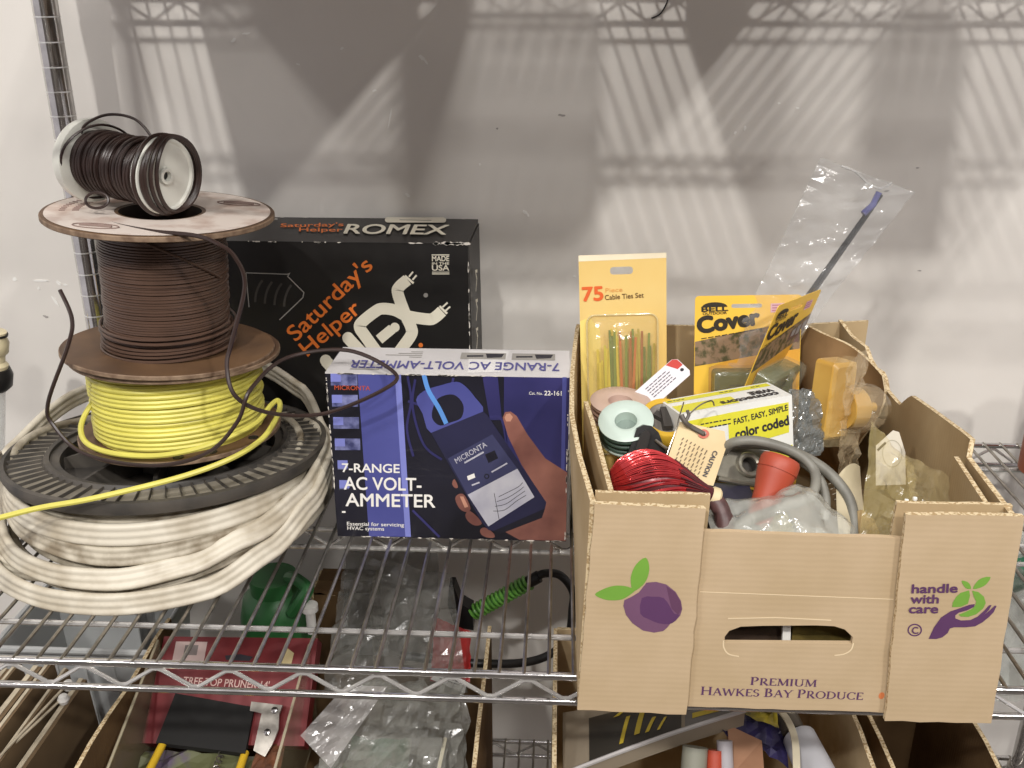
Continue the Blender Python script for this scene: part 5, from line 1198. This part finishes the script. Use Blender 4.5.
mb = MB(); crumple(mb, bilin((-.455,.740,-.300),(-.30,.740,-.300),(-.30,.850,-.285),(-.455,.850,-.280)), 12, 10, .010, 43, 50); mb.build('printed_insert', pm('mixed_insert', (96,98,66), .6, rgb2=(88,74,96), scale=20, thr=(.45,.55)), RP)
for x, in ((-.4640,),(-.2830,)):
    mb = MB(); mb.sheet(lambda u, v: (x+.018*(1-u)*(1 if x < -.4 else .3), .70+.24*u, -.320+(.085+.035*u)*v), 6, 2, (.0015,0,0)); mb.build('clear_side', film('sleeve_film', (190,180,150), .22, .1), RP)
    mb = MB(); mb.tube([(x+.018*(1 if x < -.4 else .3),.70,-.234),(x,.94,-.199)], .0016, 6); mb.build('clear_edge', film('sleeve_edge', (220,210,180), .55, .1), RP, smooth=True)
# green jug behind
t = thing('green_jug', 'dark green plastic jug with a white cap behind the red package', 'jug', (-.345,1.035,LZ))
Mh = Matrix.Translation((-.352,1.042,LZ)); gm = pm('green_plastic', (58,118,66), .4, rgb2=(46,98,54), scale=10)
hp('jug_body', gm, [(.0002,0),(.042,0),(.046,.006),(.046,.245),(.040,.275),(.030,.285),(.030,.305),(.0002,.306)])
mb = MB(); mb.tube(smooth_path([(-.322,1.010,-.205),(-.306,1.005,-.180),(-.300,1.01,-.168),(-.318,1.025,-.165),(-.330,1.035,-.170)],6), .008, 8); mb.build('jug_handle', gm, t, smooth=True)
mb = MB(); mb.M = Matrix.Translation((-.296,1.000,-.205)); mb.lathe([(.0002,-.02),(.006,-.02),(.006,.010),(.010,.012),(.010,.020),(.0002,.021)], 16); mb.build('white_cap', M_white, t, smooth=True)
carton('small_carton', 'small dark brown carton against the wall beside the green jug', -.303, -.232, 1.045, 1.10, LZ, -.200, M_dcard, .003, closed=True)
# clear bags in the first carton
t = thing('plastic_bag', 'big clear plastic bag rising from the carton under the front rail', 'bag', (-.17,.84,-.36))
mb = MB(); pillow(mb, (-.265,.775,-.290), (-.085,.775,-.290), (-.098,.905,-.222), (-.215,.905,-.222), .030, 22, 18, .024, 51, 34); mb.build('bag_film', film('lower_bag_film', (172,172,164), .42, .12), t)
mb = MB(); crumple(mb, bilin((-.2593,.800,-.2078),(-.2250,.782,-.2330),(-.175,.850,-.182),(-.2185,.845,-.178)), 10, 10, .005, 53, 50); mb.build('bag_corner', film('bag_corner_film', (186,182,178), .5, .15), t)
mb = MB(); mb.tube([(-.111,.830,-.232),(-.114,.800,-.240),(-.115,.785,-.246)], .0022, 6); mb.build('bag_seal', film('bag_seal', (220,214,190), .6), t, smooth=True)
mb = MB(); crumple(mb, bilin((-.220,.775,-.262),(-.150,.775,-.262),(-.150,.845,-.248),(-.215,.845,-.248)), 10, 8, .012, 55, 60); mb.build('green_contents', pm('green_parts', (62,96,70), .6, rgb2=(120,116,104), scale=40), t)
t = thing('plastic_bag', 'smoky clear plastic bag draped behind the carton by the meter box', 'bag', (-.18,1.0,-.30))
mb = MB(); crumple(mb, bilin((-.262,.905,-.238),(-.095,.915,-.238),(-.125,1.04,-.160),(-.262,1.06,-.150)), 18, 20, .026, 61, 30); mb.build('bag_film', film('smoky_film', (150,150,144), .42, .15), t)
mb = MB(); crumple(mb, bilin((-.262,.99,-.250),(-.135,.99,-.250),(-.145,1.07,-.150),(-.262,1.07,-.150)), 12, 14, .016, 63, 40); mb.build('bag_fold', film('smoky_film2', (110,110,104), .6, .2), t)
t = thing('labelled_pouch', 'red topped pouch with a white label inside the smoky bag', 'package', (-.12,.98,-.26))
mb = MB(); pillow(mb, (-.1440,.955,-.258),(-.0960,.955,-.258),(-.0985,1.0,-.218),(-.142,1.0,-.198), .008, 10, 10, .004, 65); mb.build('pouch', pm('red_pouch', (186,56,52), .4, rgb2=(150,40,42), scale=30), t)
fl_ = Frame((-.1420,.946,-.2480), (.045,-.008,-.010), (0,.02,.018)); mb = MB(); mb.prism([[(0,0),(.044,-.003),(.042,.010),(.006,.014)]], fl_, 0, .001); mb.build('white_label', M_white, t)
card_print_lines(t, Frame(fl_.at(0,0,.001), fl_.U, fl_.V), .010, .036, .007, .003, 2, M_dink, .0012, 71)
# black cable with a green spring sleeve
KC = thing('hanging_cable', 'black cable with bright green spring sleeve looping against the wall', 'cable', (-.03,1.02,-.26))
mb = MB(); mb.tube(smooth_path([(-.022,1.03,-.1600),(-.010,1.03,-.1510),(.0103,1.03,-.1529),(.026,1.03,-.1750),(.0265,1.03,-.2000),(.0195,1.02,-.2414),(-.0186,1.0,-.2578),(-.0854,.98,-.2494),(-.1835,.98,-.2412)],8), .0052, 10); mb.build('cable', M_black, KC, smooth=True)
a = Vector((-.0990,1.03,-.2120)); b = Vector((-.0270,1.03,-.1630)); dd = (b-a); n1 = Vector((0,1,0)); n2 = dd.normalized().cross(n1)
mb = MB(); mb.tube([a + dd*(i/220) + (n1*math.cos(2*PI*i/220*15) + n2*math.sin(2*PI*i/220*15))*.0088 for i in range(221)], .0019, 6); mb.build('green_spring', pm('green_spring', (96,152,62), .35), KC, smooth=True)
mb = MB(); mb.tube([a, b], .0068, 10); mb.build('spring_core', pm('green_core', (58,112,40), .5), KC, smooth=True)
mb = MB(); mb.tube([b - dd*.02, b + dd*.16], .0078, 12); mb.build('gland', M_black, KC, smooth=True)
fz = Frame((-.118,1.035,-.236), (.030,0,.012), (-.004,0,.050)); mb = MB(); mb.prism([[(0,.006),(.020,-.006),(.030,.022),(.020,.036),(.022,.062),(.016,.064),(.004,.040)]], fz, -.012, .010); mb.build('plug_body', M_black, KC)
# packets in the carton under the produce box
t = thing('printed_bag', 'black and yellow printed bag with a white edge in the tan carton', 'bag', (.11,.80,-.30))
M_blk2 = pm('black_bag_print', (52,48,42), .4, var=.08); M_yl2 = pm('yellow_bag_print', (196,172,52), .4)
C0, C1, C2, C3 = Vector((.0150,.775,-.2230)), Vector((.2050,.835,-.1860)), Vector((.2200,.900,-.2150)), Vector((.0150,.880,-.2350))
fB = bilin(C0, C1, C2, C3)
def bagpt(u, v, n=0): p = fB(u, v); p.z += .012*math.sin(PI*u)*math.sin(PI*v*.8+.3) + n; return p
mb = MB(); mb.sheet(lambda u, v: bagpt(u, v), 20, 10, (0,0,-.02)); mb.build('bag_body', pm('tan_bag_back', (146,134,116), .6), t, smooth=True)
mb = MB(); mb.sheet(lambda u, v: bagpt(.14+.50*u, .02+.75*v, .0006), 12, 8); mb.build('black_panel', M_blk2, t, smooth=True)
for (u, v, du, dv) in ((.30,.10,.022,.45),(.38,.16,.030,.50),(.44,.14,.022,.24),(.27,.62,.030,.10),(.505,.12,.016,.2)):
    mb = MB(); mb.sheet(lambda a_, b_: bagpt(u+du*a_+.04*b_, v+dv*b_, .0014), 2, 8); mb.build('yellow_lettering_block', M_yl2, t, smooth=True)
mb = MB(); mb.sheet(lambda a_, b_: bagpt(.70+.22*a_, .16+.12*b_+.04*a_, .0010), 8, 2); mb.build('yellow_stripe', M_yl2, t, smooth=True)
mb = MB(); mb.sheet(lambda a_, b_: bagpt(.66+.33*a_, .02+.60*b_, .0005), 8, 6); mb.build('grey_panel', pm('grey_bag_print', (112,108,104), .45), t, smooth=True)
mb = MB(); mb.tube([bagpt(i/24, 0, .001) - Vector((0,.001,0)) for i in range(25)], .0024, 6); mb.build('white_edge', pm('pale_bag_edge', (186,182,180), .5), t, smooth=True)
t = thing('sealant_tube', 'grey and red sealant tube poking up beside the printed bag', 'tube', (.155,.78,-.30))
mb = MB(); mb.tube([(.140,.735,-.300),(.150,.800,-.205)], .013, 16); mb.build('grey_barrel', pm('grey_tube', (142,142,128), .5), t, smooth=True)
mb = MB(); mb.tube([(.166,.735,-.300),(.170,.800,-.208)], .009, 14); mb.build('red_barrel', pm('red_tube', (182,72,48), .45), t, smooth=True)
mb = MB(); mb.tube([(.183,.735,-.300),(.180,.805,-.200)], .008, 14); mb.build('pale_barrel', pm('pale_tube', (176,172,176), .4), t, smooth=True)
t = thing('wood_offcut', 'pinkish tan wooden offcut lying behind the sealant tube', 'wood', (.205,.80,-.32))
mb = MB(); mb.hexa([(.190,.775,-.33),(.230,.760,-.33),(.240,.830,-.33),(.196,.845,-.33)], [(.186,.785,-.226),(.216,.765,-.222),(.222,.820,-.212),(.188,.835,-.205)]); mb.build('block', pm('pinkish_wood', (176,134,104), .7, rgb2=(150,108,82), scale=8, stretch=(1,1,6)), t)
t = thing('navy_packet', 'navy and yellow crumpled packet behind the wooden offcut', 'package', (.22,.86,-.33))
mb = MB(); crumple(mb, bilin((.180,.825,-.205),(.250,.810,-.240),(.255,.880,-.210),(.185,.880,-.205)), 10, 8, .012, 81, 50); mb.build('packet', pm('navy_packet', (44,38,78), .45), t)
mb = MB(); crumple(mb, bilin((.205,.838,-.196),(.240,.830,-.206),(.244,.870,-.198),(.210,.872,-.195)), 8, 6, .010, 83, 50); mb.build('yellow_flap', pm('yellow_packet', (190,172,50), .45, rgb2=(80,72,34), scale=40), t)
t = thing('white_bottle', 'pale grey bottle lying at the right side of the tan carton', 'bottle', (.275,.80,-.32))
mb = MB(); mb.tube([(.262,.845,-.225),(.266,.840,-.224),(.276,.790,-.232),(.286,.735,-.262)], [.008,.018,.020,.020], 18); mb.build('bottle_body', pm('pale_grey_bottle', (190,190,194), .4), t, smooth=True)
mb = MB(); mb.tube([(.258,.865,-.220),(.262,.846,-.224)], .013, 16); mb.build('bottle_cap', pm('brown_cap', (92,84,72), .5), t, smooth=True)
t = thing('cream_strap', 'cream strap curving over the contents of the tan carton', 'strap', (.245,.80,-.30))
mb = MB(); mb.sweep([(-.0010,-.0035),(.0010,-.0035),(.0010,.0035),(-.0010,.0035)], smooth_path([(.225,.868,-.210),(.2408,.840,-.1880),(.2472,.800,-.1840),(.2430,.760,-.1960),(.238,.72,-.230)],8), [(0,.3,1)]*33, False); mb.build('strap_band', pm('cream_strap', (206,196,170), .6), t, smooth=True)
# clear bag with green item on the right end of the lower shelf
t = thing('plastic_bag', 'clear bag with something green inside seen through the wires at far right', 'bag', (.52,.95,-.25))
mb = MB(); pillow(mb, (.470,.88,-.195),(.590,.88,-.195),(.590,1.03,-.075),(.490,1.03,-.080), .02, 14, 16, .024, 91, 40); mb.build('bag_film', film('right_bag_film', (176,180,172), .45, .1), t)
mb = MB(); mb.tube([(.500,.985,-.120),(.560,1.00,-.105),(.60,1.0,-.11)], .020, 12); mb.build('green_item', pm('green_item', (44,104,76), .4), t, smooth=True)
# seen through the hand hole of the produce box
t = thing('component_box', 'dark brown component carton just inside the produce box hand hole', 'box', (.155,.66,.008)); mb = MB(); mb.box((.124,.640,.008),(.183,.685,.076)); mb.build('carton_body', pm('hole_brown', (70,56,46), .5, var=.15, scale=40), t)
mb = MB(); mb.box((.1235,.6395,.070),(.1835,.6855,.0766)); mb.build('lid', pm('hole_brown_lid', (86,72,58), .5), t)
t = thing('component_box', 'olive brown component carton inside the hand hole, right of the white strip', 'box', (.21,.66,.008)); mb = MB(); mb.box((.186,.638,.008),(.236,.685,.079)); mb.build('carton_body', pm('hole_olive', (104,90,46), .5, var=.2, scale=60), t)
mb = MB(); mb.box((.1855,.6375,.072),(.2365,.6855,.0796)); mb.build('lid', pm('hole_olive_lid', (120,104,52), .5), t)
t = thing('plastic_strip', 'white plastic strip standing behind the hand hole opening', 'strip', (.182,.63,.008))
mb = MB(); mb.hexa([(.1805,.630,.008),(.1865,.630,.008),(.1865,.634,.008),(.1805,.634,.008)], [(.1735,.628,.092),(.1795,.628,.092),(.1795,.632,.092),(.1735,.632,.092)]); mb.build('strip', M_white, t)
mb = MB(); mb.box((.1733,.6278,.0915),(.1797,.6322,.094)); mb.build('strip_end', M_grayk, t)
